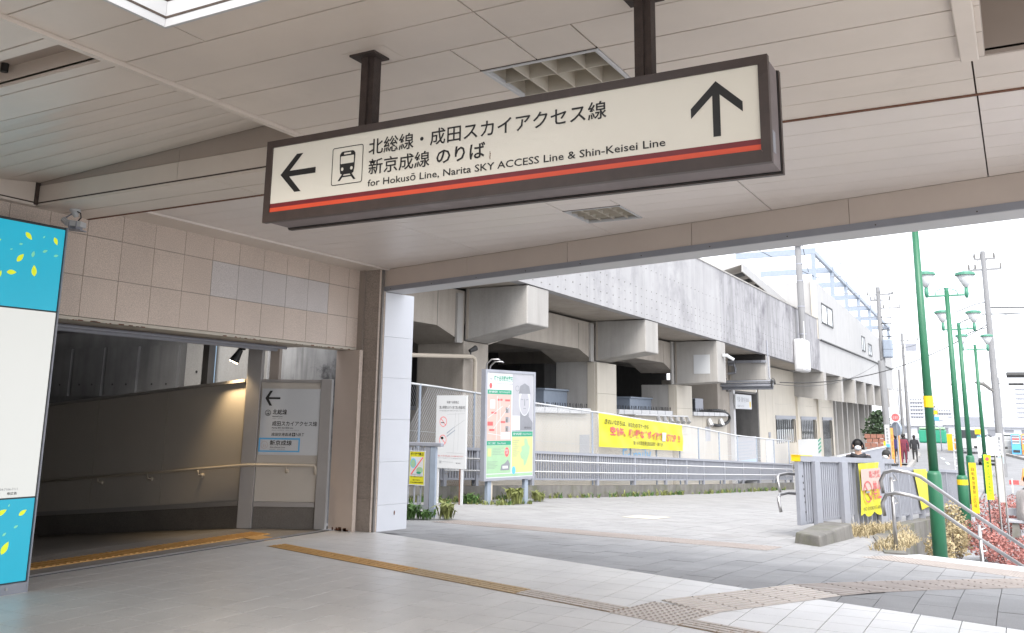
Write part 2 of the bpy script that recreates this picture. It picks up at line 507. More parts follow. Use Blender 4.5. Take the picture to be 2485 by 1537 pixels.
# strip towards the right
t2 = thing("tactile_paving", "broad guiding strip with eight raised bars leading out over the grey pavers to the right", "tactile paving", BP(-4.1, 7.4))
CL = [(-4.27, 6.67), (-3.85, 8.15), (-3.45, 9.25), (-2.75, 10.75), (-1.6, 13.2)]
def offset_pts(CL, d):
    out = []
    for i, (u, v) in enumerate(CL):
        a = CL[max(0, i - 1)]; b = CL[min(len(CL) - 1, i + 1)]
        tx, ty = b[0] - a[0], b[1] - a[1]; l = math.hypot(tx, ty)
        out.append((u + ty / l * d, v - tx / l * d))
    return out
CL2 = []
for (a, b) in zip(CL, CL[1:]):
    n = int(math.hypot(b[0] - a[0], b[1] - a[1]) / .3)
    CL2 += [(a[0] + (b[0] - a[0]) * t / n, a[1] + (b[1] - a[1]) * t / n) for t in range(n)]
CL2.append(CL[-1])
def zz(p): return plaza_z(p.x, p.y)
for (ua, col, rng) in ((0, "tactb", (0, 5)), (5, "tactp", (5, len(CL2) - 1))):
    k = MB(); A = offset_pts(CL2, -.29); B_ = offset_pts(CL2, .29)
    for i in range(*rng):
        P = [BP(*A[i]), BP(*B_[i]), BP(*B_[i + 1]), BP(*A[i + 1])]
        k.prism([Vector((p.x, p.y, zz(p) + .002)) for p in P], (0, 0, .0035))
    link("plate", k, col, t2)
    k = MB()
    for b in range(8):
        C = offset_pts(CL2, -.29 + .0725 * (b + .5))
        for i in range(*rng):
            P = BP(*C[i]); Q = BP(*C[i + 1]); d = (Q - P)
            P = P + d * .04; Q = Q - d * .04
            P.z = zz(P) + .006; Q.z = zz(Q) + .006
            k.seg(P, Q, .026, .012)
            P2 = P - d * .03
    link("guide_bar", k, col, t2, kind="stuff")
    k = MB()
    for b in range(8):
        C = offset_pts(CL2, -.29 + .0725 * (b + .5) - .017)
        for i in range(*rng):
            P = BP(*C[i]); Q = BP(*C[i + 1]); P.z = zz(P) + .0062; Q.z = zz(Q) + .0062
            k.seg(P, Q, .006, .002)
    link("dark_line", k, "groove", t2, kind="stuff")  # dark line along one side of each bar

# ---- ceiling
CZ1, CZ2 = 3.33, 3.44
ceiling = link("ceiling", MB(), None, kind="structure")
ceiling.data = MB().box(-12, 3.2, -2.5, 5.56, CZ1 + .10, CZ1 + .16).mesh("ceiling") if False else ceiling.data
# backing: closed strips above the planks (dark, seen only in the joints)
HOLES1 = [(-3.44, -1.2, .6, 2.74), (-2.40, -1.72, 3.965, 4.665), (0.0, 1.6, 2.9, 4.945), (-5.5, -4.10, 2.67, 2.92)]
HOLES2 = [(-3.70, -3.115, 7.69, 8.28)]
bk = MB()
for r in cut_rects((-12.0, 3.2, -6, 5.566), HOLES1 + [(-7.74, -4.07, 3.3, 4.97)]): bk.box(r[0], r[1], r[2], r[3], CZ1 + .022, CZ1 + .034)
ceiling.data = bk.mesh("ceiling"); ceiling.data.materials.append(M["seam"])
def plank(x0, x1, y0, y1, z, m="ceil", g=.0045, jx=.0045):
    link("plank", MB().box(x0 + jx, x1 - jx, y0 + g, y1 - g, z + random.uniform(-.0008, .0008), z + .02), m, ceiling)
ys1 = [5.566, 5.278, 4.963, 4.62, 4.30, 3.972, 3.646, 3.32, 2.99, 2.66, 2.33, 2.0, 1.67, 1.34, 1.0, .5, 0, -.8, -1.6, -2.5, -3.5, -6]
xs1 = [3.2, 1.93, -.064, -2.06, -4.05]
for a, b in zip(ys1, ys1[1:]):
    for c, d in zip(xs1, xs1[1:]):
        for r in cut_rects((d, c, b, a), HOLES1): plank(r[0], r[1], r[2], r[3], CZ1)
# west bay: flat part, then planks that rise towards the drop beam
ysw = [3.3, 3.007, 2.587, 2.3, 2.0, 1.7, 1.3, .9, .3, -.5, -1.5, -3.5, -6]
for a, b in zip(ysw, ysw[1:]):
    for c, d in ((-4.10, -8.0), (-8.0, -12)):
        for r in cut_rects((d, c, b, a), HOLES1): plank(r[0], r[1], r[2], r[3], CZ1)
def zb(x, y): return CZ1 + max(0, (y - 3.3) / 1.67) * (.22 + .0527 * (x + 7.74))
yb = [3.3, 3.53, 3.79, 4.06, 4.34, 4.64, 4.97]
for a, b in zip(yb, yb[1:]):
    P = [(-7.74, a + .0045), (-4.07, a + .0045), (-4.07, b - .0045), (-7.74, b - .0045)]
    link("plank", MB().prism([(x, y, zb(x, y)) for x, y in P], (0, 0, .02)), "ceil", ceiling)
link("bay_backing", MB().prism([(-7.74, 3.3, CZ1 + .05), (-4.07, 3.3, CZ1 + .05), (-4.07, 4.97, CZ1 + .5), (-7.74, 4.97, CZ1 + .3)], (0, 0, .01)), "seam", ceiling)
# planks left of the bay and soffit of the drop beam
for (a, b) in ((3.3, 4.0), (4.0, 4.97)): plank(-12, -7.75, a, b, CZ1)
for (c, d) in ((-12, -7.9), (-7.9, -5.53), (-5.53, -4.05)):
    plank(c, d, 4.975, 5.27, CZ1); plank(c, d, 5.275, 5.566, CZ1)
# vertical faces of the bay
for c, d in ((-7.74, -5.92), (-5.92, -4.05)):
    link("fascia_panel", MB().box(c + .002, d - .002, 4.972, 4.99, CZ1 + .001, CZ1 + .19), "ceil", ceiling)
    link("fascia_panel", MB().box(c + .002, d - .002, 4.978, 4.996, CZ1 + .195, CZ1 + .52), "taupe", ceiling)
link("fascia_panel", MB().box(-7.76, -7.742, 2.9, 4.93, CZ1 + .001, CZ1 + .30), "ceil", ceiling)
link("corner_gap", MB().box(-7.775, -7.735, 4.935, 4.97, CZ1 + .012, CZ1 + .3), "seam", ceiling)
link("joint_trim", MB().box(-4.095, -4.052, -2, 4.97, CZ1 - .022, CZ1 + .02), "ceil", ceiling)
# zone 2, brightened in colour since it lies nearer the daylight
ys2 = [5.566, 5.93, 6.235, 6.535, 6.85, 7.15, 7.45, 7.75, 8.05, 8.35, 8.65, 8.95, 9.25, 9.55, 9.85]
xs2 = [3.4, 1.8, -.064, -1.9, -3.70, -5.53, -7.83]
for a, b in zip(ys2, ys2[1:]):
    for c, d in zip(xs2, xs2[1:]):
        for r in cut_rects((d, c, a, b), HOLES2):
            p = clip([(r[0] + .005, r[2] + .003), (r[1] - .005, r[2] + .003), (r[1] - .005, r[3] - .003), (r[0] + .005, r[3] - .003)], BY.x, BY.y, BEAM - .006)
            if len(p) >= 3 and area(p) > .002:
                link("plank", MB().prism([(x, y, CZ2) for x, y in p], (0, 0, .02)), "ceil_lit", ceiling)
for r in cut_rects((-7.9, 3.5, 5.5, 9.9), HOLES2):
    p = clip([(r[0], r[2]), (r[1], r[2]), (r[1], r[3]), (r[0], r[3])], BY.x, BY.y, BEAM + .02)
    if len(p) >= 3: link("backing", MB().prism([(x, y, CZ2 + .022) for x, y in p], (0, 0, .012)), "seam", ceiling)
link("step_seal", MB().box(-7.83, 3.2, 5.545, 5.572, CZ1 - .006, CZ2 + .002), "rust", ceiling)
link("step_trim", MB().box(-7.83, 3.2, 5.574, 5.60, CZ1 + .07, CZ2 + .001), "ceil_lit", ceiling)
# roof slab above everything (keeps the daylight out)
rs = MB()
for r in cut_rects((-12.2, 3.6, -6.2, 6.0), [(-3.44, -1.2, .6, 2.74)]): rs.box(r[0], r[1], r[2], r[3], 4.0, 4.15)
rs.prism([(-8.2, 6.0, 4.0), (3.6, 6.0, 4.0), (3.6, 7.1, 4.0), (-7.6, 9.9, 4.0), (-8.2, 9.9, 4.0)], (0, 0, .15))
link("roof", rs, "conct", kind="structure")

# recess of the right-hand side
rec = MB(); rec.box(0, 1.6, 4.945, 4.96, CZ1, 3.9); rec.box(0, 1.6, 2.885, 2.9, CZ1, 3.9); rec.box(1.6, 1.615, 2.9, 4.945, CZ1, 3.9); rec.box(-.015, 0, 2.9, 4.945, CZ1, 3.9); rec.box(-.02, 1.62, 2.88, 4.965, 3.9, 3.92)
link("recess_box", rec, "taupe", ceiling)
link("recess_trim", MB().box(-.115, -.03, .5, 4.93, CZ1 - .03, CZ1 - .001), "ceil", ceiling, bev=.006)
# slot light recess on the left
sl = thing("slot_light", "long unlit slot light recessed between ceiling planks above the blue pillar", "ceiling light", (-4.8, 2.8, CZ1))
k = MB(); k.box(-5.5, -4.1, 2.92, 2.93, CZ1, CZ1 + .12); k.box(-5.5, -4.1, 2.66, 2.67, CZ1, CZ1 + .12); k.box(-4.105, -4.095, 2.67, 2.92, CZ1, CZ1 + .12); k.box(-5.51, -5.5, 2.67, 2.92, CZ1, CZ1 + .12)
link("housing", k, "ceil", sl)
link("reflector", MB().box(-5.5, -4.1, 2.66, 2.93, CZ1 + .12, CZ1 + .13), "taupe", sl)
link("socket", MB().tube([(-4.95, 2.88, CZ1 + .12), (-4.95, 2.88, CZ1 + .07)], .022, 8), "black", sl)

# skylight
sk = thing("skylight", "bright white skylight well with dark mullions in the ceiling", "skylight", (-2.3, 1.7, CZ1))
link("frame", MB().box(-3.46, -1.2, 2.742, 2.76, CZ1 - .02, CZ1 + .11).box(-3.462, -3.442, .6, 2.74, CZ1 - .02, CZ1 + .11), "white", sk)
link("mullion", MB().box(-3.45, -1.2, 2.745, 2.775, CZ1 + .112, CZ1 + .142).box(-3.475, -3.445, .6, 2.745, CZ1 + .112, CZ1 + .142).box(-3.46, -3.43, 2.72, 2.75, CZ1 + .144, CZ1 + .66), "signf", sk)
link("well_side_glow", MB().box(-3.43, -1.2, 2.75, 2.76, CZ1 + .145, CZ1 + .66), "skyl", sk)
link("well_side_glow", MB().box(-3.455, -3.445, .6, 2.72, CZ1 + .145, CZ1 + .66), "skyl", sk)
link("well_side", MB().box(-3.46, -1.2, .585, .6, CZ1, CZ1 + .66).box(-1.2, -1.185, .6, 2.74, CZ1, CZ1 + .66), "white", sk)

# grille lights
def grille(x0, x1, y0, y1, z, nx, ny, label):
    g = thing("grille_light", label, "ceiling light", ((x0 + x1) / 2, (y0 + y1) / 2, z), "square louvre lights in the ceiling")
    t = .022
    link("frame", MB().box(x0, x1, y0, y0 + t, z - .008, z + .02).box(x0, x1, y1 - t, y1, z - .008, z + .02).box(x0, x0 + t, y0 + t, y1 - t, z - .008, z + .02).box(x1 - t, x1, y0 + t, y1 - t, z - .008, z + .02), "white", g, bev=.003)
    link("housing", MB().box(x0, x1, y0, y1, z + .13, z + .14).box(x0, x1, y0, y0 + .006, z + .02, z + .13).box(x0, x1, y1 - .006, y1, z + .02, z + .13).box(x0, x0 + .006, y0, y1, z + .02, z + .13).box(x1 - .006, x1, y0, y1, z + .02, z + .13), "cream", g)
    for i in range(1, nx):
        x = x0 + (x1 - x0) * i / nx
        link("louvre", MB().box(x - .003, x + .003, y0 + t, y1 - t, z + .004 + random.uniform(-.003, .003), z + .12), "cream", g)
    for j in range(1, ny):
        y = y0 + (y1 - y0) * j / ny
        link("louvre", MB().box(x0 + t, x1 - t, y - .003, y + .003, z + .004, z + .12), "cream", g)
    link("dirt_gap", MB().box(x0 - .006, x1 + .006, y0 - .007, y0 - .001, z - .003, z + .01), "seam", g)
    return g
grille(-2.40, -1.72, 3.965, 4.665, CZ1, 4, 3, "large dusty louvre light in the ceiling just above the hanging sign")
grille(-3.70, -3.115, 7.69, 8.28, CZ2, 4, 4, "small louvre light in the pale ceiling below the hanging sign near the edge beam")

# edge beam of the canopy
beam = link("edge_beam", MB().prism([BP(-9.65, BEAM, 3.18), BP(3.4, BEAM, 3.18), BP(3.4, BEAM + .03, 3.18), BP(-9.65, BEAM + .03, 3.18)], (0, 0, .262)), "beamp", kind="structure")
us = [-9.65 + i * 1.62 for i in range(9)]
for a, b in zip(us, us[1:]):
    link("beam_panel", MB().prism([BP(a + .003, BEAM - .012, 3.205), BP(b - .003, BEAM - .012, 3.205), BP(b - .003, BEAM, 3.205), BP(a + .003, BEAM, 3.205)], (0, 0, .23)), "beamp", beam)
link("beam_trim", MB().prism([BP(-9.65, BEAM - .018, 3.142), BP(3.4, BEAM - .018, 3.142), BP(3.4, BEAM + .0, 3.142), BP(-9.65, BEAM + .0, 3.142)], (0, 0, .062)), "galv", beam)
link("drip_edge", MB().prism([BP(-9.65, BEAM + .001, 3.139), BP(3.4, BEAM + .001, 3.139), BP(3.4, BEAM + .36, 3.139), BP(-9.65, BEAM + .36, 3.139)], (0, 0, .03)), "white", beam)
k = MB()
for i in range(16):
    u = -9.5 + i * .82; c = BP(u, BEAM - .019, 3.165)
    k.tube([c, c - BY * .004], .006, 8)
link("rivet", k, "seam", beam, kind="stuff")
link("canopy_front", MB().prism([BP(-9.65, BEAM + .03, 3.2), BP(3.4, BEAM + .03, 3.2), BP(3.4, BEAM + .36, 3.2), BP(-9.65, BEAM + .36, 3.2)], (0, 0, .95)), "colw", beam)

# ---- west wall: tiled lintel over the corridor mouth
wall = link("wall_tiled_lintel", MB().box(-8.05, -7.845, 3.5, 9.93, 2.385, 3.6), "grout", kind="structure")
yj = [5.572 + .4 * i for i in range(-5, 12)] 
zr = [(2.378, 2.775), (2.775, 3.175), (3.175, 3.46)]
for j in range(len(yj)):
    a = yj[j] if j == 0 else yj[j]; b = a + .4
    if b > 9.98: b = 9.972
    for r, (z0, z1) in enumerate(zr):
        blu = r == 1 and 7 <= j + 0 <= 11 and 7.1 < a < 9.2
        m = "granb" if (r == 1 and 7.15 < a < 9.0) else "gran"
        link("tile", MB().box(-7.85, -7.83 + random.uniform(-.001, .001), a + .0025, b - .0025, z0 + .0025, z1 - .0025), m, wall)
link("wall_end_trim", MB().box(-7.84, -7.74, 9.80, 9.972, 2.34, 3.46), "grand", wall)
lint = link("lintel_beam", MB().box(-8.10, -7.828, 3.5, 9.8, 2.342, 2.376), "cream", kind="structure", bev=.004)
k = MB()
for i in range(60):
    y = random.choice([random.uniform(5.1, 6.4), random.uniform(7.4, 9.7)]); s = random.uniform(.004, .022)
    k.box(-7.832, -7.8255, y, y + s * random.uniform(1, 3), 2.340, 2.342 + s * .5)
link("rust_patch", k, "rust", lint, kind="stuff")
link("soffit_strip", MB().box(-8.6, -8.1, 3.5, 9.25, 2.36, 2.40), "taupe", kind="structure")
k = MB()
for (x, z, r) in ((-8.35, 2.33, .02), (-8.52, 2.32, .03)):
    k.tube([(x, 4.2, z), (x, 9.0, z)], r, 8)
link("conduit", k, "galv", None); tag(bpy.data.objects["conduit"], "pair of conduits running under the corridor lintel", "conduit")
# cornice over the lintel
co = link("cornice_fascia", MB(), None, kind="structure")
co.data = MB().prism([(-7.83, 5.62, 3.445), (-7.37, 5.62, 3.445), (-7.37, 9.86, 3.445), (-7.83, 9.86, 3.445)], (0, 0, .02)).mesh("cornice"); co.data.materials.append(M["ceil"])
co.data.transform(Matrix.Translation((0, 0, -.012)))
link("cornice_lip", MB().box(-7.385, -7.365, 5.62, 9.86, 3.415, 3.435), "ceil_lit", co)

# column at the corner
colm = thing("corner_column", "square corner column, dark granite toward the hall and white tile toward the street", "column", (-7.6, 9.95, 0))
link("core", MB().box(-7.72, -7.46, 9.85, 10.3, 0, 3.44), "grout", colm)
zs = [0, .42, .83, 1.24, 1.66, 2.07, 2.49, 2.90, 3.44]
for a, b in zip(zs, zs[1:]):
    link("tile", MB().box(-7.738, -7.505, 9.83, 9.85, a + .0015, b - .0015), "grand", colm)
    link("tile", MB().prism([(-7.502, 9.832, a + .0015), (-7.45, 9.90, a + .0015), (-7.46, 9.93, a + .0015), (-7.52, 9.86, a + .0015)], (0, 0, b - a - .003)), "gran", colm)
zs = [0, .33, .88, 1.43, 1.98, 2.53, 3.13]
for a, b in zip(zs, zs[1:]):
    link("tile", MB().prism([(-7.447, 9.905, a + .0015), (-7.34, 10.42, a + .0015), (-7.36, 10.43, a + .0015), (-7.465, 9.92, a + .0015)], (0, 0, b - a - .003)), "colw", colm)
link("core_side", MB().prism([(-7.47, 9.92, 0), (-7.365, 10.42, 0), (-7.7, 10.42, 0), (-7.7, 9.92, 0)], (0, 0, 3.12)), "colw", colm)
link("chip", MB().ell((-7.385, 10.20, .22), (.006, .012, .03), 8, 6), "rust", colm)

# door leaf beside the column
dl = thing("door_leaf", "plain taupe sliding door panel parked beside the dark column", "door", (-7.9, 9.75, 0))
link("panel", MB().box(-8.10, -7.715, 9.72, 9.78, .012, 2.34), "doorp", dl, bev=.004)
link("edge_strip", MB().box(-7.712, -7.695, 9.71, 9.78, .0, 2.34), "gran", dl)
k = MB()
for i in range(14):
    x = random.uniform(-8.05, -7.78); k.box(x, x + random.uniform(.01, .05), 9.713, 9.7185, .004, random.uniform(.015, .05))
link("rust_patch", k, "rust", dl, kind="stuff")

# ---- unseen walls added to shut daylight out of the corridor
link("wall_hall_added", MB().box(-8.05, -7.84, -6, 3.49, 0, 3.9), "taupe", kind="structure")
link("wall_corridor_end_added", MB().box(-17, -8.06, 3.0, 3.2, -.8, 2.7).box(-17.2, -17, 3.0, 10.9, -.8, 2.9), "corr", kind="structure")
# ---- corridor
cf = link("corridor_ramp", MB().add([(-8.02, 3.2, -.006), (-8.02, 9.7, -.006), (-9.2, 9.7, -.006), (-9.2, 3.2, -.006), (-17, 9.7, -.72), (-17, 3.2, -.72)], [(0, 3, 2, 1)[::-1], (2, 3, 5, 4)]), "corrf", kind="structure")
k = MB()
for i in range(100):
    y = 3.4 + i * .062
    k.box(-9.15, -8.80, y, y + .02, -.006, -.003)
link("rib", k, "corrf", cf, kind="stuff")
k = MB()
for i in range(100):
    y = 3.4 + i * .062
    k.add([(-9.16, y, -.002), (-9.16, y + .022, -.002), (-13, y + .022, -.347), (-13, y, -.347)], [(0, 1, 2, 3)])
link("rib", k, "dado", cf, kind="stuff")
tc = thing("tactile_paving", "orange warning strip of cross bars along the dim corridor mouth", "tactile paving", (-8.58, 7, 0))
link("plate", MB().box(-8.76, -8.42, 3.6, 9.0, -.004, .002), "tactile", tc)
k = MB()
for i in range(72):
    y = 3.62 + i * .075
    k.prism([(-8.74, y, .002), (-8.44, y, .002), (-8.44, y + .035, .002), (-8.74, y + .035, .002)], (0, 0, .007))
link("cross_bar", k, "tactile", tc, kind="stuff")
link("link_plate", MB().prism([(-8.42, 8.55, -.003), (-8.02, 8.48, -.003), (-8.02, 8.76, -.003), (-8.42, 8.83, -.003)], (0, 0, .005)), "tactile", tc)
tr = thing("door_track", "dark metal shutter track set in the floor along the corridor mouth", "floor track", (-8.1, 7, 0))
link("rail_base", MB().box(-8.14, -8.03, 3.4, 9.66, -.004, .006), "lampb", tr)
link("rail_lip", MB().box(-8.095, -8.085, 3.4, 9.66, .006, .012), "corrp", tr)
link("rail_lip", MB().box(-8.055, -8.045, 3.4, 9.66, .006, .010), "corrp", tr)

PA = Vector((-9.014, 9.283, 0)); PD = Vector((.881, .474, 0)).normalized(); PN = Vector((PD.y, -PD.x, 0))
def pp(a, z, off=0.0): q = PA + PD * a + PN * off; return Vector((q.x, q.y, z))
def pbox(a0, a1, o0, o1, z0, z1): return MB().prism([pp(a0, z0, o0), pp(a1, z0, o0), pp(a1, z0, o1), pp(a0, z0, o1)], (0, 0, z1 - z0))
cw = link("corridor_wall", pbox(-.05, .82, -.08, -.02, 0, 1.93), "corr", kind="structure")
link("wall_panel", pbox(0, .81, -.019, -.004, .345, 1.90), "corr", cw)
link("wall_cap", pbox(-.05, .86, -.10, .005, 1.905, 1.945), "corrp", cw)
link("dado_panel", pbox(0, .81, -.019, -.001, 0, .275), "dado", cw)
link("dado_trim", pbox(0, .81, -.019, .018, .28, .34), "corrp", cw)
link("post", pbox(.82, .965, -.10, .03, 0, 1.955), "corrp", cw, bev=.006)
link("post", pbox(-.20, -.005, -.10, .035, 0, 2.60), "corrp", cw, bev=.008)
link("post", pbox(.05, .18, -.30, -.16, 0, 2.62), "taupe", cw, bev=.006)
# long wall along the ramp
lw = link("ramp_wall", MB().prism([(-17, 9.20, -.75), (-9.2, 9.22, -.02), (-9.2, 9.22, 1.93), (-17, 9.20, 1.28)], (0, .1, 0)), "corr", kind="structure")
for i in range(5):
    a = -9.22 - i * 1.5; b = a - 1.49
    f = lambda x, h: h + (x + 9.2) * .0925
    link("wall_panel", MB().prism([(b, 9.20, f(b, .36)), (a, 9.20, f(a, .36)), (a, 9.20, 1.90 + (a + 9.2) * .083), (b, 9.20, 1.90 + (b + 9.2) * .083)], (0, .018, 0)), "corr", lw)
link("dado_trim", MB().prism([(-17, 9.175, f(-17, .29)), (-9.2, 9.175, .29), (-9.2, 9.175, .345), (-17, 9.175, f(-17, .345))], (0, .04, 0)), "corrp", lw)
link("dado_panel", MB().prism([(-17, 9.195, f(-17, -.0)), (-9.2, 9.195, 0), (-9.2, 9.195, .285), (-17, 9.195, f(-17, .285))], (0, .02, 0)), "dado", lw)
link("wall_cap", MB().prism([(-17, 9.15, 1.25), (-9.2, 9.15, 1.905), (-9.2, 9.15, 1.945), (-17, 9.15, 1.29)], (0, .16, 0)), "corrp", lw)
# handrail
hr = thing("handrail", "beige pipe handrail on brackets along the dim corridor wall", "handrail", (-9, 9.2, .8))
f2 = lambda x: .815 + (x + 9.0) * .0925
pts = [(-17, 9.10, f2(-17)), (-11, 9.10, f2(-11)), (-9.05, 9.16, .815)] + [pp(a, .817, .075) for a in (.25, .60, .79)] + [pp(.81, .80, .07), pp(.812, .70, .06)]
link("rail", MB().tube(pts, .019, 10), "redrail", hr, smooth=True)
for x in (-9.9, -10.9, -11.95):
    link("bracket", MB().tube([(x, 9.10, f2(x) - .015), (x, 9.11, f2(x) - .07), (x, 9.19, f2(x) - .085)], .010, 6).tube([(x, 9.165, f2(x) - .085), (x, 9.20, f2(x) - .085)], .028, 10), "redrail", hr, smooth=True)
link("bracket", MB().tube([pp(.42, .80, .075), pp(.42, .745, .07), pp(.42, .735, 0)], .010, 6).tube([pp(.42, .735, .02), pp(.42, .735, -.005)], .028, 10), "redrail", hr, smooth=True)
# spotlight
sp = thing("spotlight", "small black spotlight shining down the post in the corridor", "spotlight", (-9.28, 9.1, 2.3))
link("bracket", MB().tube([(-9.24, 9.10, 2.42), (-9.24, 9.10, 2.33)], .014, 6).box(-9.27, -9.2, 9.07, 9.13, 2.33, 2.36), "lampb", sp)
link("housing", MB().tube([(-9.24, 9.08, 2.335), (-9.275, 9.06, 2.26), (-9.31, 9.035, 2.175)], [.036, .050, .070], 16), "lampb", sp, smooth=False)
link("lens", MB().tube([(-9.311, 9.034, 2.172), (-9.3125, 9.033, 2.168)], .060, 16), "lampglow", sp)
ld = bpy.data.lights.new("spot", 'SPOT'); ld.energy = 22; ld.color = (1, .74, .42); ld.spot_size = R(95); ld.spot_blend = .8; ld.shadow_soft_size = .05
lo = bpy.data.objects.new("spot", ld); COL.objects.link(lo); lo.location = (-9.318, 9.03, 2.15)
lo.rotation_euler = Vector((-.05, -.16, .9)).normalized().to_track_quat('Z', 'Y').to_euler()
lo.parent = sp; lo.matrix_parent_inverse = Matrix.Translation((9.28, -9.1, -2.3))

# corridor direction sign
CF = (tuple(pp(0, 0, 0)), tuple(PD), (0, 0, 1))
cs = thing("direction_sign", "white line direction sign with left arrow and blue outlined entry on the corridor wall", "sign", tuple(pp(.42, 1.38, 0)))
link("panel", pbox(.02, .825, .0, .012, .945, 1.82), "poster", cs)
fr = (tuple(pp(0, 0, .012)), tuple(PD), (0, 0, 1))
def arrow_left(x0, x1, zc, h, t):
    # x0 tip, x1 tail
    return [(x0, zc), (x0 + h * .62, zc + h), (x0 + h * .62 + t * 1.35, zc + h), (x0 + t * 1.9, zc + t / 2), (x1, zc + t / 2), (x1, zc - t / 2), (x0 + t * 1.9, zc - t / 2), (x0 + h * .62 + t * 1.35, zc - h), (x0 + h * .62, zc - h)]
flat(arrow_left(.068, .272, 1.692, .10, .026), fr, "black", cs, "arrow")
ring(.117, 1.497, .034, .040, fr, "black", cs, "ring")
put_text("HS", (.098, .136, 1.503, 1.520), fr, "black", cs, off=.01)
put_text("08", (.096, .138, 1.472, 1.497), fr, "black", cs, off=.02)
put_text("北総線", (.18, .372, 1.475, 1.545), fr, "black", cs)
put_text("Hokusō Line", (.18, .315, 1.442, 1.462), fr, "black", cs)
put_text("北総线　호쿠소선", (.18, .315, 1.415, 1.43), fr, "pgrey", cs, off=0)
put_text("成田スカイアクセス線", (.182, .79, 1.325, 1.39), fr, "black", cs)
put_text("Narita SKY ACCESS Line", (.182, .47, 1.291, 1.311), fr, "black", cs)
put_text("成田SKY ACCESS线　나리타 스카이 액세스선", (.182, .55, 1.262, 1.277), fr, "pgrey", cs, off=0)
put_text("成田空港直通", (.182, .452, 1.193, 1.236), fr, "black", cs, off=.005)
flat([(.462, 1.192), (.502, 1.192), (.502, 1.236), (.462, 1.236)], fr, "black", cs, "airport_mark")
flat([(.478, 1.197), (.486, 1.197), (.486, 1.210), (.497, 1.210), (.497, 1.217), (.486, 1.217), (.486, 1.231), (.478, 1.231), (.478, 1.217), (.467, 1.217), (.467, 1.210), (.478, 1.210)], fr, "poster", cs, "airport_mark", .0035)
put_text("NRT", (.512, .622, 1.193, 1.234), fr, "black", cs, off=0)
for (a, b, c, d) in ((.017, .572, 1.147, 1.169), (.017, .572, .985, 1.003), (.017, .037, 1.003, 1.147), (.552, .572, 1.003, 1.147)):
    flat([(a, c), (b, c), (b, d), (a, d)], fr, "pblue", cs, "blue_outline")
ring(.095, 1.075, .044, .048, fr, "plp", cs, "ring")
put_text("11", (.08, .112, 1.05, 1.08), fr, "plp", cs)
put_text("新京成線", (.167, .463, 1.070, 1.138), fr, "black", cs)
put_text("Shin-Keisei Line", (.172, .375, 1.036, 1.056), fr, "black", cs, off=0)
put_text("新京成线　신케이세이선", (.168, .375, 1.010, 1.024), fr, "pgrey", cs, off=0)

# near-black slab added to keep the corridor dark, then concrete beyond
link("corridor_roof_added", MB().box(-17, -8.6, 3.0, 9.4, 2.72, 2.80), "dark", kind="structure")
k = MB(); k.box(-10.2, -10.08, 9.3, 9.42, 1.0, 2.7)
link("steel_post", k, "darkc"); tag(bpy.data.objects["steel_post"], "dim steel post above the dark corridor wall", "post")
bw = link("underpass_wall", MB().box(-17, -12.2, 10.75, 10.9, -.5, 3.2), "darkc", kind="structure")  # shaded stretch of the concrete, dimness put into its colour
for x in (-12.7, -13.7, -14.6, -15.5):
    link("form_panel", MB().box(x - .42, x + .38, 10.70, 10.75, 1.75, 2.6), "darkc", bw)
    for zz_ in (1.85,):
        for dx in (-.2, .15): link("tie_hole", MB().tube([(x + dx, 10.69, zz_ + .1), (x + dx, 10.699, zz_ + .1)], .018, 8), "dark", bw)
bp = link("drain_pipe", MB().tube([(-11.44, 10.62, .5), (-11.44, 10.62, 2.9)], .07, 12), "bluepipe"); tag(bp, "pale blue drain pipe behind the corridor wall", "pipe")
wb = link("streaked_wall", MB().box(-9.9, -8.35, 10.3, 10.6, 0, 3.0), "stonew", kind="structure")
wb2 = link("daylit_wall", MB().box(-12.18, -10.35, 10.75, 10.95, 0, 3.2), "conc", kind="structure")  # continues the dim wall in paler concrete for its daylit stretch
for dx in (.2, .45): link("tie_hole", MB().tube([(-12.1 + dx, 10.735, 2.15), (-12.1 + dx, 10.7495, 2.15)], .02, 8), "dark", wb2)

# ---- blue light-box pillar
PV = Vector((.0547, .9985, 0)); PNn = Vector((PV.y, -PV.x, 0)); PO = Vector((-7.437, 5.09, 0))
def q(a, z, o=0.0): p = PO - PV * a + PNn * o; return Vector((p.x, p.y, z))   # a metres toward the camera from the far edge
def qbox(a0, a1, o0, o1, z0, z1): return MB().prism([q(a0, z0, o0), q(a1, z0, o0), q(a1, z0, o1), q(a0, z0, o1)], (0, 0, z1 - z0))
lb = thing("light_box_pillar", "glowing advertising pillar, cyan with yellow leaves above and below a white panel", "light box", (-7.6, 4.4, 0))
link("case", qbox(0, 1.5, -.45, -.012, .0, 3.12), "lampb", lb)
link("edge_trim", qbox(-.004, .008, -.012, .006, .0, 3.12), "galv", lb)
link("plinth", qbox(.008, 1.5, -.012, .003, .0, .082), "galv", lb)
link("panel", qbox(.022, 1.5, -.012, .0, .095, .762), "cyan", lb)
link("panel", qbox(.022, 1.5, -.012, .0, .776, 2.345), "lbw", lb)
link("panel", qbox(.022, 1.5, -.012, .0, 2.36, 3.095), "cyan", lb)
link("plinth_screw", MB().tube([q(.18, .045, .003), q(.18, .045, .012)], .012, 10), "steel", lb)
lf = (tuple(q(1.5, 0, .0)), tuple(PV), (0, 0, 1))
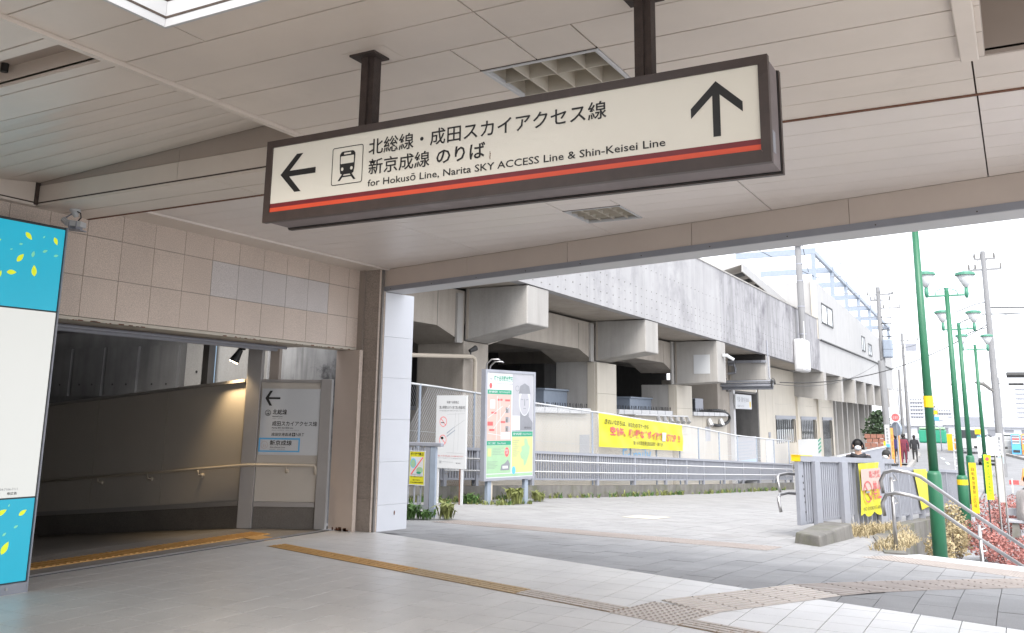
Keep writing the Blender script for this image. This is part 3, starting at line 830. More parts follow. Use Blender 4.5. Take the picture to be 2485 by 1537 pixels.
def leaf(cx, cz, s, ang, m="leafp"):
    pts = []
    for i in range(12):
        t = i / 11; pts.append((t - .5, math.sin(t * math.pi) ** .8 * .27 * (1.15 - t * .5)))
    for i in range(10, 0, -1):
        t = i / 11; pts.append((t - .5, -math.sin(t * math.pi) ** .8 * .25 * (1.15 - t * .5)))
    ca, sa = math.cos(ang), math.sin(ang)
    flat([(1.5 - cx + s * (x * ca - y * sa), cz + s * (x * sa + y * ca)) for x, y in pts], lf, m, lb, "leaf_print", .002)
for a in ((.349, 2.985, .085, -.75, "leafp"), (.100, 2.979, .075, -1.1, "leafp"), (.40, 2.785, .09, .95, "leafp"), (.265, 2.69, .10, 1.7, "leafp"), (.46, 2.65, .085, .1, "leafp"),
          (.211, 2.999, .028, 1, "leafd"), (.408, 2.904, .035, .2, "leafd"), (.291, 2.833, .06, 1.4, "leafd"), (.187, 2.875, .05, .5, "leafd"), (.082, 2.85, .045, .3, "leafd"), (.485, 2.847, .025, .4, "leafd"),
          (.56, 2.62, .07, 1.2, "leafp"), (.62, 2.9, .08, .4, "leafp"), (.7, 2.75, .09, 2.1, "leafp"), (.85, 2.95, .08, -.6, "leafp"), (.95, 2.6, .08, .8, "leafp"),
          (.292, .662, .085, .5, "leafp"), (.115, .648, .075, .6, "leafp"), (.232, .375, .11, 1.1, "leafp"), (.159, .538, .04, .5, "leafd"), (.25, .485, .04, .7, "leafd"), (.239, .715, .025, 1.2, "leafd"),
          (.45, .55, .09, .2, "leafp"), (.6, .3, .08, 1.5, "leafp"), (.8, .62, .08, .9, "leafp"), (.4, .2, .05, .5, "leafd")):
    leaf(*a)
put_text("TEL.04-7166-7111", (1.5 - .385, 1.5 - .183, .836, .855), lf, "pgrey", lb, off=0)
put_text("駅広告", (1.5 - .268, 1.5 - .185, .798, .822), lf, "black", lb, off=.02)

# ---- hanging direction sign
SX0, SX1, SY, SYB, SZ0, SZ1 = -3.425, -.762, 3.45, 3.68, 2.482, 2.927
hs_ = thing("hanging_sign", "long brown framed railway direction sign with left and up arrows hanging from the ceiling", "sign", (-2.09, 3.56, 2.7))
IX0, IX1, IZ0, IZ1 = -3.383, -.802, 2.534, 2.890
link("frame_rail", MB().prism([(SX0, SY, SZ1), (SX1, SY, SZ1), (IX1, SY, IZ1), (IX0, SY, IZ1)], (0, .03, 0)), "signf", hs_)
link("frame_rail", MB().prism([(SX0, SY, SZ0), (SX1, SY, SZ0), (IX1, SY, IZ0), (IX0, SY, IZ0)], (0, .03, 0)), "signf", hs_)
link("frame_rail", MB().prism([(SX0, SY, SZ0), (IX0 - .0008, SY, IZ0), (IX0 - .0008, SY, IZ1), (SX0, SY, SZ1)], (0, .03, 0)), "signf", hs_)
link("frame_rail", MB().prism([(SX1, SY, SZ0), (IX1 + .0008, SY, IZ0), (IX1 + .0008, SY, IZ1), (SX1, SY, SZ1)], (0, .03, 0)), "signf", hs_)
link("housing", MB().box(SX0 + .008, SX1 - .008, SY + .031, SYB - .03, SZ0 + .008, SZ1 - .006), "signu", hs_)
link("back_frame", MB().box(SX0, SX1, SYB - .029, SYB, SZ0 - .001, SZ1), "signf", hs_)
link("seam_strip", MB().box(SX0 + .004, SX1 - .004, SY + .030, SY + .038, SZ0 + .003, SZ1 - .002).box(SX0 + .004, SX1 - .004, SYB - .038, SYB - .0295, SZ0 + .003, SZ1 - .002), "black", hs_)
link("face_panel", MB().box(IX0 - .004, IX1 + .004, SY + .008, SY + .014, IZ0 - .004, IZ1 + .004), "signp", hs_)
link("side_label", MB().box(SX1 - .0085, SX1 - .0068, SY + .07, SY + .115, SZ0 + .06, SZ0 + .15), "galv", hs_)
SF = ((0, SY + .008, 0), (1, 0, 0), (0, 0, 1))
flat([(IX0, 2.558), (IX1, 2.558), (IX1, 2.581), (IX0, 2.581)], SF, "maroon", hs_, "stripe", .001)
flat([(IX0, 2.534), (IX1, 2.534), (IX1, 2.558), (IX0, 2.558)], SF, "orange", hs_, "stripe", .001)
AL = [(-3.322, 2.732), (-3.216, 2.835), (-3.172, 2.835), (-3.259, 2.748), (-3.082, 2.748), (-3.082, 2.717), (-3.260, 2.717), (-3.175, 2.629), (-3.218, 2.629)]
flat(AL, SF, "black", hs_, "arrow", .0015)
AU = [(-.975, 2.850), (-.868, 2.746), (-.868, 2.703), (-.960, 2.790), (-.960, 2.614), (-.991, 2.614), (-.991, 2.790), (-1.082, 2.703), (-1.082, 2.746)]
flat(AU, SF, "black", hs_, "arrow", .0015)
# train pictogram
def rrect(x0, x1, z0, z1, r, n=5):
    P = []
    for (cx, cz, a0) in ((x1 - r, z1 - r, 0), (x0 + r, z1 - r, 90), (x0 + r, z0 + r, 180), (x1 - r, z0 + r, 270)):
        for i in range(n + 1):
            a = R(a0 + 90 * i / n); P.append((cx + r * math.cos(a), cz + r * math.sin(a)))
    return P
A_ = rrect(-2.974, -2.776, 2.632, 2.831, .013); B_ = rrect(-2.970, -2.780, 2.636, 2.827, .010)
k = MB()
for i in range(len(A_)):
    j = (i + 1) % len(A_)
    k.add([(A_[i][0], SY + .0065, A_[i][1]), (A_[j][0], SY + .0065, A_[j][1]), (B_[j][0], SY + .0065, B_[j][1]), (B_[i][0], SY + .0065, B_[i][1])], [(0, 1, 2, 3)])
link("pictogram_border", k, "black", hs_)
flat([(-2.917, 2.690), (-2.922, 2.715), (-2.925, 2.790), (-2.915, 2.803), (-2.905, 2.806), (-2.845, 2.806), (-2.835, 2.803), (-2.825, 2.790), (-2.828, 2.715), (-2.833, 2.690), (-2.845, 2.685), (-2.905, 2.685)], SF, "black", hs_, "train_pictogram", .0015)
flat([(-2.906, 2.686), (-2.893, 2.686), (-2.899, 2.678), (-2.851, 2.678), (-2.857, 2.686), (-2.844, 2.686), (-2.817, 2.653), (-2.832, 2.653), (-2.846, 2.670), (-2.904, 2.670), (-2.918, 2.653), (-2.933, 2.653)][:4] + [(-2.857, 2.686), (-2.844, 2.686), (-2.817, 2.653), (-2.832, 2.653), (-2.8475, 2.671), (-2.9025, 2.671), (-2.918, 2.653), (-2.933, 2.653)], SF, "black", hs_, "train_pictogram", .0012)
flat(rrect(-2.917, -2.833, 2.741, 2.781, .004), SF, "signp", hs_, "train_pictogram", .0025)
flat(rrect(-2.897, -2.853, 2.789, 2.798, .001), SF, "signp", hs_, "train_pictogram", .0025)
for cx in (-2.905, -2.846):
    flat([(cx + .008 * math.cos(t * math.pi / 8), 2.713 + .009 * math.sin(t * math.pi / 8)) for t in range(16)], SF, "signp", hs_, "train_pictogram", .0025)
put_text("北総線・成田スカイアクセス線", (-2.742, -1.457, 2.764, 2.848), SF, "black", hs_, off=.009)
put_text("新京成線", (-2.738, -2.373, 2.662, 2.744), SF, "black", hs_, off=.009)
put_text("のりば", (-2.334, -2.064, 2.666, 2.744), SF, "black", hs_, off=.016)
put_text("for Hokusō Line, Narita SKY ACCESS Line & Shin-Keisei Line", (-2.739, -1.194, 2.598, 2.640), SF, "black", hs_, off=.008)
k = MB()
for i in range(5): k.box(-2.04 + random.uniform(-.002, .002), -2.037 + random.uniform(0, .003), SY + .0055, SY + .0065, 2.655 + i * .008, 2.660 + i * .008)
link("rust_spot", k, "rust", hs_)
for x, lab in ((-2.815, 0), (-1.305, 1)):
    link("hanger_post", MB().box(x - .036, x + .004, 3.50, 3.56, SZ1, CZ1).box(x + .005, x + .036, 3.515, 3.575, SZ1, CZ1), "post", hs_)
    link("hanger_plate", MB().box(x - .085, x + .075, 3.46, 3.59, CZ1 - .012, CZ1 - .001), "post", hs_)
    link("cover_plate", MB().box(x - .12, x + .15, 3.44, 3.62, CZ1 - .0015, CZ1 - .0008), "ceil", hs_)

# ---- camera / device under the ceiling
cv = thing("security_camera", "small white boxy device on a bracket under the ceiling by the blue pillar", "camera", (-7.6, 5.2, 3.2))
cx, cy = -7.55, 5.22
link("mount", MB().tube([(cx, cy, CZ1), (cx, cy, CZ1 - .02)], .05, 14).tube([(cx, cy, CZ1 - .02), (cx + .01, cy + .01, CZ1 - .07)], [.035, .02], 10), "poster", cv, smooth=True)
link("cable", MB().tube([(cx + .03, cy, CZ1 - .02), (cx + .07, cy + .01, CZ1 - .04), (cx + .07, cy + .02, CZ1 - .08), (cx + .03, cy + .02, CZ1 - .11)], .006, 6), "hose", cv)
link("cable", MB().tube([(cx - .02, cy, CZ1 - .03), (cx - .09, cy - .02, CZ1 - .07), (cx - .09, cy - .02, CZ1 - .13), (cx - .03, cy, CZ1 - .17)], .007, 6), "galv", cv)
link("knuckle", MB().tube([(cx - .11, cy - .03, CZ1 - .09), (cx - .05, cy - .03, CZ1 - .13)], .028, 10), "poster", cv)
k = MB().prism([(cx - .04, cy - .05, CZ1 - .10), (cx + .10, cy + .0, CZ1 - .12), (cx + .10, cy + .0, CZ1 - .17), (cx - .04, cy - .05, CZ1 - .155)], (-.04, .09, 0))
link("body", k, "poster", cv, bev=.004)
link("lower_lip", MB().prism([(cx - .06, cy - .06, CZ1 - .175), (cx + .10, cy - .0, CZ1 - .195), (cx + .10, cy, CZ1 - .205), (cx - .06, cy - .06, CZ1 - .187)], (-.04, .1, 0)), "galv", cv)
link("rib", MB().box(cx - .012, cx - .004, cy - .045, cy + .03, CZ1 - .185, CZ1 - .12).box(cx + .058, cx + .066, cy - .02, cy + .05, CZ1 - .19, CZ1 - .12), "galv", cv)
# ================================================================ OUTSIDE
RB = [(-1.48, 13.34), (-2.05, 16.5), (-2.0, 19.0), (-1.75, 23.0), (-1.55, 27.4), (-1.5, 33.0), (-1.5, 62.0)]
SN = Vector((.47, .883, 0)); SC_ = Vector((-1.48, 13.34, 0)).dot(SN)
def pz2(x, y):
    z = plaza_z(x, y)
    if y > 50: z = z + (-1.15 - z) * min(1, (y - 50) / 10)
    return z
def plaza_cells(x0, x1, y0, y1, cx, cy, gap=0.0, stag=0.0):
    out = []
    i0 = int(math.floor(x0 / cx)); i1 = int(math.ceil(x1 / cx))
    for i in range(i0, i1):
        sh = stag * (i % 2)
        j0 = int(math.floor((y0 - sh) / cy)); j1 = int(math.ceil((y1 - sh) / cy))
        for j in range(j0, j1):
            xa, ya = i * cx, j * cy + sh
            p = [(xa + gap, ya + gap), (xa + cx - gap, ya + gap), (xa + cx - gap, ya + cy - gap), (xa + gap, ya + cy - gap)]
            p = clip(p, 0, -1, -y0); p = clip(p, 0, 1, y1); p = clip(p, 1, 0, x1); p = clip(p, -1, 0, -x0)
            p = clip(p, -BY.x, -BY.y, -(BEAM + .002))
            if not p: continue
            cyy = sum(a[1] for a in p) / len(p)
            if cyy < 13.34: p = clip(p, SN.x, SN.y, SC_)
            if p and max(a[1] for a in p) > 13.34:
                for (a, b) in zip(RB, RB[1:]):
                    if a[1] <= cyy <= b[1]:
                        nx, ny = (b[1] - a[1]), -(b[0] - a[0])
                        p = clip(p, nx, ny, nx * a[0] + ny * a[1]); break
            if len(p) >= 3 and area(p) > .002: out.append(p)
    return out
k = MB()
for p in plaza_cells(-14, 6.5, 7, 24, 1.0, 1.0): k.add([(a, b, pz2(a, b) - .013) for a, b in p], [tuple(range(len(p)))])
plaza = link("pavement", k, "paveg", kind="structure")
k = MB()
for p in plaza_cells(-14, 6.5, 23.98, 62, 1.0, 1.0): k.add([(a, b, pz2(a, b)) for a, b in p], [tuple(range(len(p)))])
link("pavement_far", k, "pave", kind="structure")
cells = plaza_cells(-13, 3.0, 7, 24, .3, .6, .003, .3)
cells.sort(key=lambda p: (p[0][0] + .9) ** 2 * .6 + (p[0][1] - 9.2) ** 2)
rest = MB()
for n, p in enumerate(cells):
    dz = random.uniform(-.0015, .0015)
    kk = MB().prism([(a, b, pz2(a, b) - .013 + dz) for a, b in p], (0, 0, .013))
    if n < 300: link("paver", kk, "pave", plaza)
    else: rest.add(kk.v, kk.f)
link("paver", rest, "pave", plaza, kind="stuff")
# pinkish strip outside, yellow plate
ot = thing("tactile_paving", "faded pinkish dotted strip across the grey pavers outside", "tactile paving", (-6, 12.8, -.2))
k = MB(); kd = MB()
A = Vector((-8.4, 13.0, 0)); B_ = Vector((-3.1, 12.75, 0)); d = (B_ - A).normalized(); s = Vector((-d.y, d.x, 0)) * .36
for i in range(18):
    a = A + d * (i * .3); b = a + d * .296
    P = [a - s, b - s, b + s, a + s]
    k.prism([(p.x, p.y, pz2(p.x, p.y) + .001) for p in P], (0, 0, .003))
    for u in range(5):
        for v in range(10):
            c = a + d * (.03 + u * .06) + s * (-.9 + v * .2); z = pz2(c.x, c.y) + .004
            kd.prism([(c.x + math.cos(t * 1.5708) * .014, c.y + math.sin(t * 1.5708) * .014, z) for t in range(4)], (0, 0, .004))
link("plate", k, "tactf", ot); link("raised_dot", kd, "tactf", ot, kind="stuff")
yp = thing("ground_notice", "small yellow rectangular notice stuck on the grey pavement", "ground marking", (-6.6, 17.6, -.43))
link("plate", MB().prism([(x, y, pz2(x, y) + .003) for x, y in ((-6.98, 17.1), (-6.3, 17.1), (-6.3, 18.1), (-6.98, 18.1))], (0, 0, .003)), "cream", yp)
mz = thing("tactile_paving", "pale small-dotted warning band along the top of the stairs", "tactile paving", (0, 12.3, 0))
k = MB(); kd = MB()
E1 = Vector((-1.5, 13.30, 0)); ed = Vector((.883, -.47, 0)); en = Vector((-.47, -.883, 0))
k.prism([E1 + en * .22 + Vector((0, 0, pz2(-1.4, 12.9) + .16 * 0)), E1 + ed * 5 + en * .22, E1 + ed * 5 + en * .95, E1 + en * .95 + Vector((0, 0, -.16 * 0))], (0, 0, .004)) if False else None
for i in range(16):
    a = E1 + ed * (i * .3) + en * .25; b = a + ed * .296
    P = [a, b, b + en * .62, a + en * .62]
    k.prism([(p.x, p.y, pz2(p.x, p.y) + .001) for p in P], (0, 0, .003))
    for u in range(5):
        for v in range(9):
            c = a + ed * (.03 + u * .06) + en * (.05 + v * .065); z = pz2(c.x, c.y) + .004
            kd.prism([(c.x + math.cos(t * 1.5708) * .014, c.y + math.sin(t * 1.5708) * .014, z) for t in range(4)], (0, 0, .004))
link("plate", k, "tactp", mz); link("raised_dot", kd, "tactp", mz, kind="stuff")

# stairs going down to the garden
st = thing("stairs", "pale stone stairs dropping from the pavement edge to the planted garden", "stairs", (0, 13.6, -.6))
GZ = -1.15
for i in range(6):
    z1 = pz2(0, 12.5) - .02 - i * .175 if i else -.13
    a = E1 + en * (.22 if i == 0 else 0) + SN * (i * .36 if i else 0)
    top = (-.13, -.32, -.50, -.68, -.86, -1.02)[i]
    w0 = a; w1 = a + ed * 6
    dd = SN * (.36 if i else .58)
    # first step top follows the pavement slope
    if i == 0:
        P = [w0, w1, w1 + dd, w0 + dd]
        k = MB().add([(p.x, p.y, pz2(p.x, p.y) + .004) for p in P] + [(p.x, p.y, -1.2) for p in P], [(0, 1, 2, 3), (7, 6, 5, 4), (0, 4, 5, 1), (1, 5, 6, 2), (2, 6, 7, 3), (3, 7, 4, 0)])
    else:
        k = MB().prism([w0, w1, w1 + dd, w0 + dd], (0, 0, 1)); k.v = [(x, y, -1.2 if z < .5 else top) for x, y, z in k.v]
    link("step", k, "white" if i == 0 else "conc", st)
rw = link("retaining_wall", MB(), None, kind="structure")
k = MB()
RW = [(-1.48, 13.36), (-2.05, 16.5), (-2.0, 19.0), (-1.75, 23.0), (-1.55, 27.4), (-1.5, 33.0)]
for a, b in zip(RW, RW[1:]):
    P = [Vector((a[0] - .25, a[1], 0)), Vector((a[0] + .03, a[1], 0)), Vector((b[0] + .03, b[1], 0)), Vector((b[0] - .25, b[1], 0))]
    la, lb_ = (0.02 if a[1] < 18 else .12), (0.02 if b[1] < 18 else .12)
    zt = [pz2(a[0], a[1]) + la, pz2(a[0], a[1]) + la, pz2(b[0], b[1]) + lb_, pz2(b[0], b[1]) + lb_]
    k.add([(p.x, p.y, -1.3) for p in P] + [(p.x, p.y, z) for p, z in zip(P, zt)], [(0, 3, 2, 1), (4, 5, 6, 7), (0, 1, 5, 4), (1, 2, 6, 5), (2, 3, 7, 6), (3, 0, 4, 7)])
rw.data = k.mesh("retaining_wall"); rw.data.materials.append(M["concs"])

# garden ground, far ground, road
link("garden_ground", MB().prism([(-1.6, 13.3, -1.16), (8, 9, -1.16), (8, 34, -1.16), (-1.6, 34, -1.16)], (0, 0, -.05)), "soil", kind="structure")
k = MB()
k.add([(-1.6, 8, -1.2), (900, 8, -1.2), (900, 1500, -1.2), (-1.6, 1500, -1.2)], [(0, 1, 2, 3)])
k.add([(-900, 61, -1.2), (-1.6, 61, -1.2), (-1.6, 1500, -1.2), (-900, 1500, -1.2)], [(0, 1, 2, 3)])
k.add([(-900, -300, -2.3), (-12.4, -300, -2.3), (-12.4, 61, -2.3), (-900, 61, -2.3)], [(0, 1, 2, 3)])
k.add([(-12.4, -300, -.3), (900, -300, -.3), (900, -6, -.3), (-12.4, -6, -.3)], [(0, 1, 2, 3)])
link("ground", k, "ground", kind="structure")
ROADL = [(-1.5, 30), (-4.3, 44), (-5.6, 56), (-7.0, 78), (-9.6, 100), (-14, 140), (-24, 200), (-60, 340)]
ROADR = [(6.5, 30), (5.5, 44), (2.4, 56), (-.4, 78), (-3.5, 100), (-8.5, 140), (-18, 200), (-52, 340)]
k = MB()
for i in range(len(ROADL) - 1):
    a, b, c, d = ROADL[i], ROADR[i], ROADR[i + 1], ROADL[i + 1]
    k.add([(a[0], a[1], -1.14), (b[0], b[1], -1.14), (c[0], c[1], -1.14), (d[0], d[1], -1.14)], [(0, 1, 2, 3)])
link("road", k, "asphalt", kind="structure")
k = MB()
for a, b in zip(ROADL, ROADL[1:]): k.seg((a[0] - .12, a[1], -1.07), (b[0] - .12, b[1], -1.07), .22, .2)
link("kerb", k, "conc", kind="structure")
k = MB()
for a, b in zip(ROADR, ROADR[1:]): k.seg((a[0] + .12, a[1], -1.07), (b[0] + .12, b[1], -1.07), .22, .2)
link("kerb_far", k, "conc", kind="structure")
k = MB()
k.add([(x, y, z) for (x, y, z) in ((-9.2, 61, -1.05), (-5.9, 61, -1.05), (-7.2, 78, -1.05), (-9.8, 100, -1.05), (-13.5, 100, -1.05))], [(0, 1, 2, 3, 4)])
link("pavement_street", k, "pave", kind="structure")
k = MB()
for (x, y, a) in ((-5.0, 74, .14), (-4.2, 66, .12), (-6.6, 90, .16)):
    k.prism([(x - .07, y - 1.6, -1.136), (x + .07, y - 1.6, -1.136), (x + .07 - a * 3, y + 1.6, -1.136), (x - .07 - a * 3, y + 1.6, -1.136)], (0, 0, .003))
link("road_marking", k, "line", kind="structure")
link("road_marking_yellow", MB().prism([(-2.2, 38, -1.136), (-2.0, 38, -1.136), (-2.6, 47, -1.136), (-2.8, 47, -1.136)], (0, 0, .003)), "liney", kind="structure")

# ---------------------------------------------------------------- fences on the west side
FL = [(-12.25, 16.4), (-11.95, 18.34), (-11.74, 22.2), (-11.34, 24.5), (-11.02, 26.7), (-10.85, 30.1), (-10.55, 34), (-10.4, 48.7)]
def fx(y):
    for a, b in zip(FL, FL[1:]):
        if y <= b[1]: t = (y - a[1]) / (b[1] - a[1]); return a[0] + (b[0] - a[0]) * t
    return FL[-1][0]
def fp(y, z=0, dx=0): return Vector((fx(y) + dx, y, pz2(fx(y), y) + z))
lwl = thing("low_wall", "low mossy concrete wall carrying the ramp railing", "wall", (-11.5, 24, -.7))
ysf = [16.4, 18.34, 20, 22.2, 24.5, 26.7, 28.4, 30.1, 32, 34, 38, 42, 46, 48.7]
for a, b in zip(ysf, ysf[1:]):
    P = [fp(a, 0, -.22), fp(a, 0, 0), fp(b, 0, 0), fp(b, 0, -.22)]
    k = MB().add([(p.x, p.y, p.z - .3) for p in P] + [(p.x, p.y, p.z + .335) for p in P], [(0, 3, 2, 1), (4, 5, 6, 7), (0, 1, 5, 4), (1, 2, 6, 5), (2, 3, 7, 6), (3, 0, 4, 7)])
    link("wall_section", k, "concs", lwl)
rl = thing("ramp_railing", "long grey baluster railing with double handrail running down the ramp on the low wall", "railing", (-11.4, 24, -.3))
posts = [17.2, 18.5, 19.85, 22.49, 25.69, 28.14, 30.71, 32.49, 34.15, 36.81, 39.54, 42.27, 44.71, 47.22, 48.6]
for y in posts:
    p = fp(y, .33, -.07); link("post", MB().box(p.x - .045, p.x + .045, y - .06, y + .06, p.z, p.z + .87), "galv", rl)
    link("bracket", MB().tube([(p.x + .045, y, p.z + .60), (p.x + .10, y, p.z + .58), (p.x + .13, y, p.z + .64)], .011, 6).tube([(p.x + .045, y, p.z + .30), (p.x + .10, y, p.z + .28), (p.x + .13, y, p.z + .35)], .011, 6), "steel", rl)
for nm, h, r, w_, hh in (("top_rail", 1.215, 0, .11, .07), ("bottom_rail", .50, 0, .05, .05)):
    k = MB()
    for a, b in zip(ysf[1:], ysf[2:]): k.seg(fp(a, h, -.07), fp(b, h, -.07), w_, hh)
    link(nm, k, "galv", rl)
for h in (.985, .70):
    link("handrail", MB().tube([fp(y, h, .06) for y in ysf[1:]], .02, 8), "white", rl, smooth=True)
k = MB(); y = 17.0
while y < 48.6:
    p = fp(y, .51, -.07); k.box(p.x - .02, p.x + .02, y - .024, y + .024, p.z, p.z + .68)
    y += .115
link("baluster", k, "galv", rl, kind="stuff")
cl = thing("chain_link_fence", "tall chain link fence behind the ramp railing, stepping down with the ramp", "fence", (-12, 24, 0))
CT = [(16.6, 2.25), (17.44, 2.2), (19.85, 2.06), (22.5, 1.87), (25.6, 1.65), (28.1, 1.48), (32.2, 1.26), (34, 1.14), (39.2, .79), (45.5, .53), (49, .42)]
def ct(y):
    for a, b in zip(CT, CT[1:]):
        if y <= b[1 - 1]: t = (y - a[0]) / (b[0] - a[0]); return a[1] + (b[1] - a[1]) * t
    return CT[-1][1]
def cp(y, z): return Vector((fx(max(16.4, y)) - .16, y, z))
for y in (16.6, 17.7, 19.85, 22.5, 25.6, 28.1, 30.2, 32.2, 34, 36.6, 39.2, 42.3, 45.5, 48.6):
    p = cp(y, 0); link("post", MB().tube([(p.x, y, pz2(p.x, y) + .3), (p.x, y, ct(y) + .02)], .030, 8), "bluerail", cl)
link("top_rail", MB().tube([cp(y, ct(y)) for y in (16.6, 18.3, 20, 22.2, 24.5, 26.7, 28.4, 30.1, 32, 34, 39, 45, 49)], .026, 8), "poster", cl, smooth=True)
link("mid_wire", MB().tube([cp(y, (ct(y) + pz2(-11.5, y)) / 2 + .25) for y in (16.6, 20, 24.5, 28.4, 34, 49)], .004, 4), "wire", cl)
k = MB(); y = 16.6
while y < 49:
    zt, zb_ = ct(y), pz2(-11.5, y) + .36
    h = zt - zb_
    for s in (1, -1):
        y2 = y + s * h * .62
        if 16.5 < y2 < 49:
            a = cp(y, zb_); b = cp(y2, ct(y2)); r = .0028
            k.add([(a.x, a.y - r, a.z), (a.x, a.y + r, a.z), (a.x + r * 1.6, a.y, a.z), (b.x, b.y - r, b.z), (b.x, b.y + r, b.z), (b.x + r * 1.6, b.y, b.z)], [(0, 1, 4, 3), (1, 2, 5, 4), (2, 0, 3, 5)])
    y += .075 if y < 34 else .12
link("mesh_wire", k, "wire", cl, kind="stuff")
# taller return of the fence near the column
cr = thing("chain_link_fence", "narrow taller chain link return with dense wires right beside the white tiled column", "fence", (-11.9, 15.6, -.3))
XR0, XR1, YR = -12.15, -11.55, 16.2
for x in (XR0, XR1): link("post", MB().tube([(x, YR, -.4), (x, YR, 2.30)], .03, 8), "bluerail", cr)
link("top_rail", MB().tube([(XR0 - .5, YR, 2.32), (XR1 + .02, YR, 2.30)], .028, 8), "poster", cr)
for z in (.95, 2.0, -.15): link("cross_rail", MB().tube([(XR0 - .5, YR, z), (XR1, YR, z)], .02, 6), "bluerail", cr)
k = MB()
for i in range(-60, 30):
    for s in (1, -1):
        x0_ = XR0 + i * .06; 
        a0, a1 = 0.0, 1.0
        pts = []
        for t in range(41):
            z = -.3 + 2.6 * t / 40; x = x0_ + s * (2.6 * t / 40) * .62 + (0 if s > 0 else 2.0)
            if XR0 - .5 < x < XR1: pts.append((x, YR, z))
        if len(pts) > 2: k.tube([pts[0], pts[-1]], .0035, 3, False)
link("mesh_wire", k, "wire", cr, kind="stuff")

# near rail with the yellow litter notice
nr = thing("end_railing", "short thick grey railing beside the white tiled column with a yellow notice on it", "railing", (-9.6, 13.6, -.2))
NY = 13.6
link("top_rail", MB().box(-10.4, -8.87, NY - .05, NY + .05, .955, 1.02), "galv", nr, bev=.012)
link("bottom_rail", MB().box(-10.4, -9.16, NY - .02, NY + .02, -.115, -.035), "galv", nr)
link("post", MB().box(-9.21, -9.11, NY - .03, NY + .07, -.25, .95), "galv", nr)
link("post", MB().box(-9.10, -8.99, NY - .03, NY + .03, -.25, .95), "bluerail", nr)
for i in range(8):
    x = -9.30 - i * .135; link("baluster", MB().box(x - .012, x + .012, NY - .012, NY + .012, -.04, .955), "galv", nr)
link("prop", MB().tube([(-9.42, NY + .1, -.25), (-9.42, NY + .1, .1)], .02, 6), "galv", nr)
nt_ = thing("litter_notice", "small yellow notice with a red slash tied to the short railing by the column", "sign", (-9.4, 13.57, .6))
link("board", MB().box(-9.525, -9.215, NY - .035, NY - .03, .30, .86), "yel", nt_)
link("edge", MB().box(-9.535, -9.195, NY - .04, NY - .03, .285, .30).box(-9.535, -9.195, NY - .04, NY - .03, .86, .875).box(-9.215, -9.20, NY - .04, NY - .03, .30, .86), "poster", nt_)
NF = ((0, NY - .035, 0), (1, 0, 0), (0, 0, 1))
flat([(-9.52, .44), (-9.235, .44), (-9.235, .77), (-9.50, .77)], NF, "poster", nt_, "print_field", .002)
put_text("ポイ捨て禁止!", (-9.51, -9.23, .79, .845), NF, "black", nt_, off=.02)
put_text("ごみを捨てると法律に", (-9.49, -9.25, .455, .475), NF, "pgrey", nt_, off=.01, lift=.004)
put_text("より罰せられます", (-9.49, -9.25, .42, .44), NF, "black", nt_, off=.01)
put_text("鎌ケ谷市", (-9.45, -9.30, .365, .385), NF, "black", nt_, off=.01)
put_text("鎌ケ谷市環境美化推進協議会", (-9.50, -9.23, .325, .345), NF, "black", nt_, off=.02)
flat([(-9.45 + .065 * math.cos(t * .523), .66 + .085 * math.sin(t * .523)) for t in range(12)], NF, "pblue", nt_, "print_blob", .003)
flat([(-9.45 + .052 * math.cos(t * .523), .655 + .070 * math.sin(t * .523)) for t in range(12)], NF, "plg", nt_, "print_blob", .0035)
flat([(-9.31 + .07 * math.cos(t * .523), .545 + .055 * math.sin(t * .523)) for t in range(12)], NF, "plg", nt_, "print_blob", .003)
flat([(-9.33 + .05 * math.cos(t * .523), .50 + .02 * math.sin(t * .523)) for t in range(12)], NF, "pgreen", nt_, "print_blob", .0035)
flat([(-9.50, .475), (-9.485, .46), (-9.24, .755), (-9.255, .77)], NF, "red", nt_, "slash", .0045)

# white area notice board
wn = thing("notice_board", "tall white no-smoking area notice on two rusty legs in front of the fence", "sign", (-11.2, 17.5, -.4))
WY = 17.5
link("panel", MB().box(-11.61, -10.80, WY, WY + .05, .33, 1.93), "poster", wn, bev=.006)
for x in (-11.54, -10.90): link("leg", MB().box(x - .025, x + .025, WY + .01, WY + .05, -.45, .33), "poster", wn)
link("leg_rust", MB().box(-10.955, -10.935, WY - .002, WY + .03, -.45, .33), "rust", wn)
WF = ((-11.61, WY, .33), (1, 0, 0), (0, 0, 1))
put_text("新鎌ケ谷駅周辺", (.28, .60, 1.42, 1.48), WF, "black", wn, off=.0)
put_text("路上喫煙及びポイ捨て禁止推進地区", (.09, .78, 1.30, 1.37), WF, "black", wn, off=.0)
put_text("鎌ケ谷市路上喫煙防止条例及び環境美化に関する条例により禁止しています", (.09, .78, 1.25, 1.275), WF, "pgrey", wn, off=0)
for cz in (1.02, .62):
    ring(.20, cz, .098, .112, WF, "red", wn, "prohibition_ring", sx=.85)
    flat([(.12, cz + .075), (.13, cz + .085), (.275, cz - .075), (.265, cz - .085)], WF, "red", wn, "prohibition_slash")
flat([(.14, .99), (.23, .99), (.23, 1.005), (.14, 1.005)], WF, "black", wn, "cigarette_print", .003)
flat([(.18 + .04 * math.cos(t * .785), .66 + .03 * math.sin(t * .785)) for t in range(8)], WF, "black", wn, "hand_print", .003)
for pl_ in ([(.30, .75), (.50, .90), (.51, .92), (.30, .78)], [(.30, .68), (.52, .83), (.52, .85), (.30, .71)]): flat(pl_, WF, "bluerail", wn, "map_print")
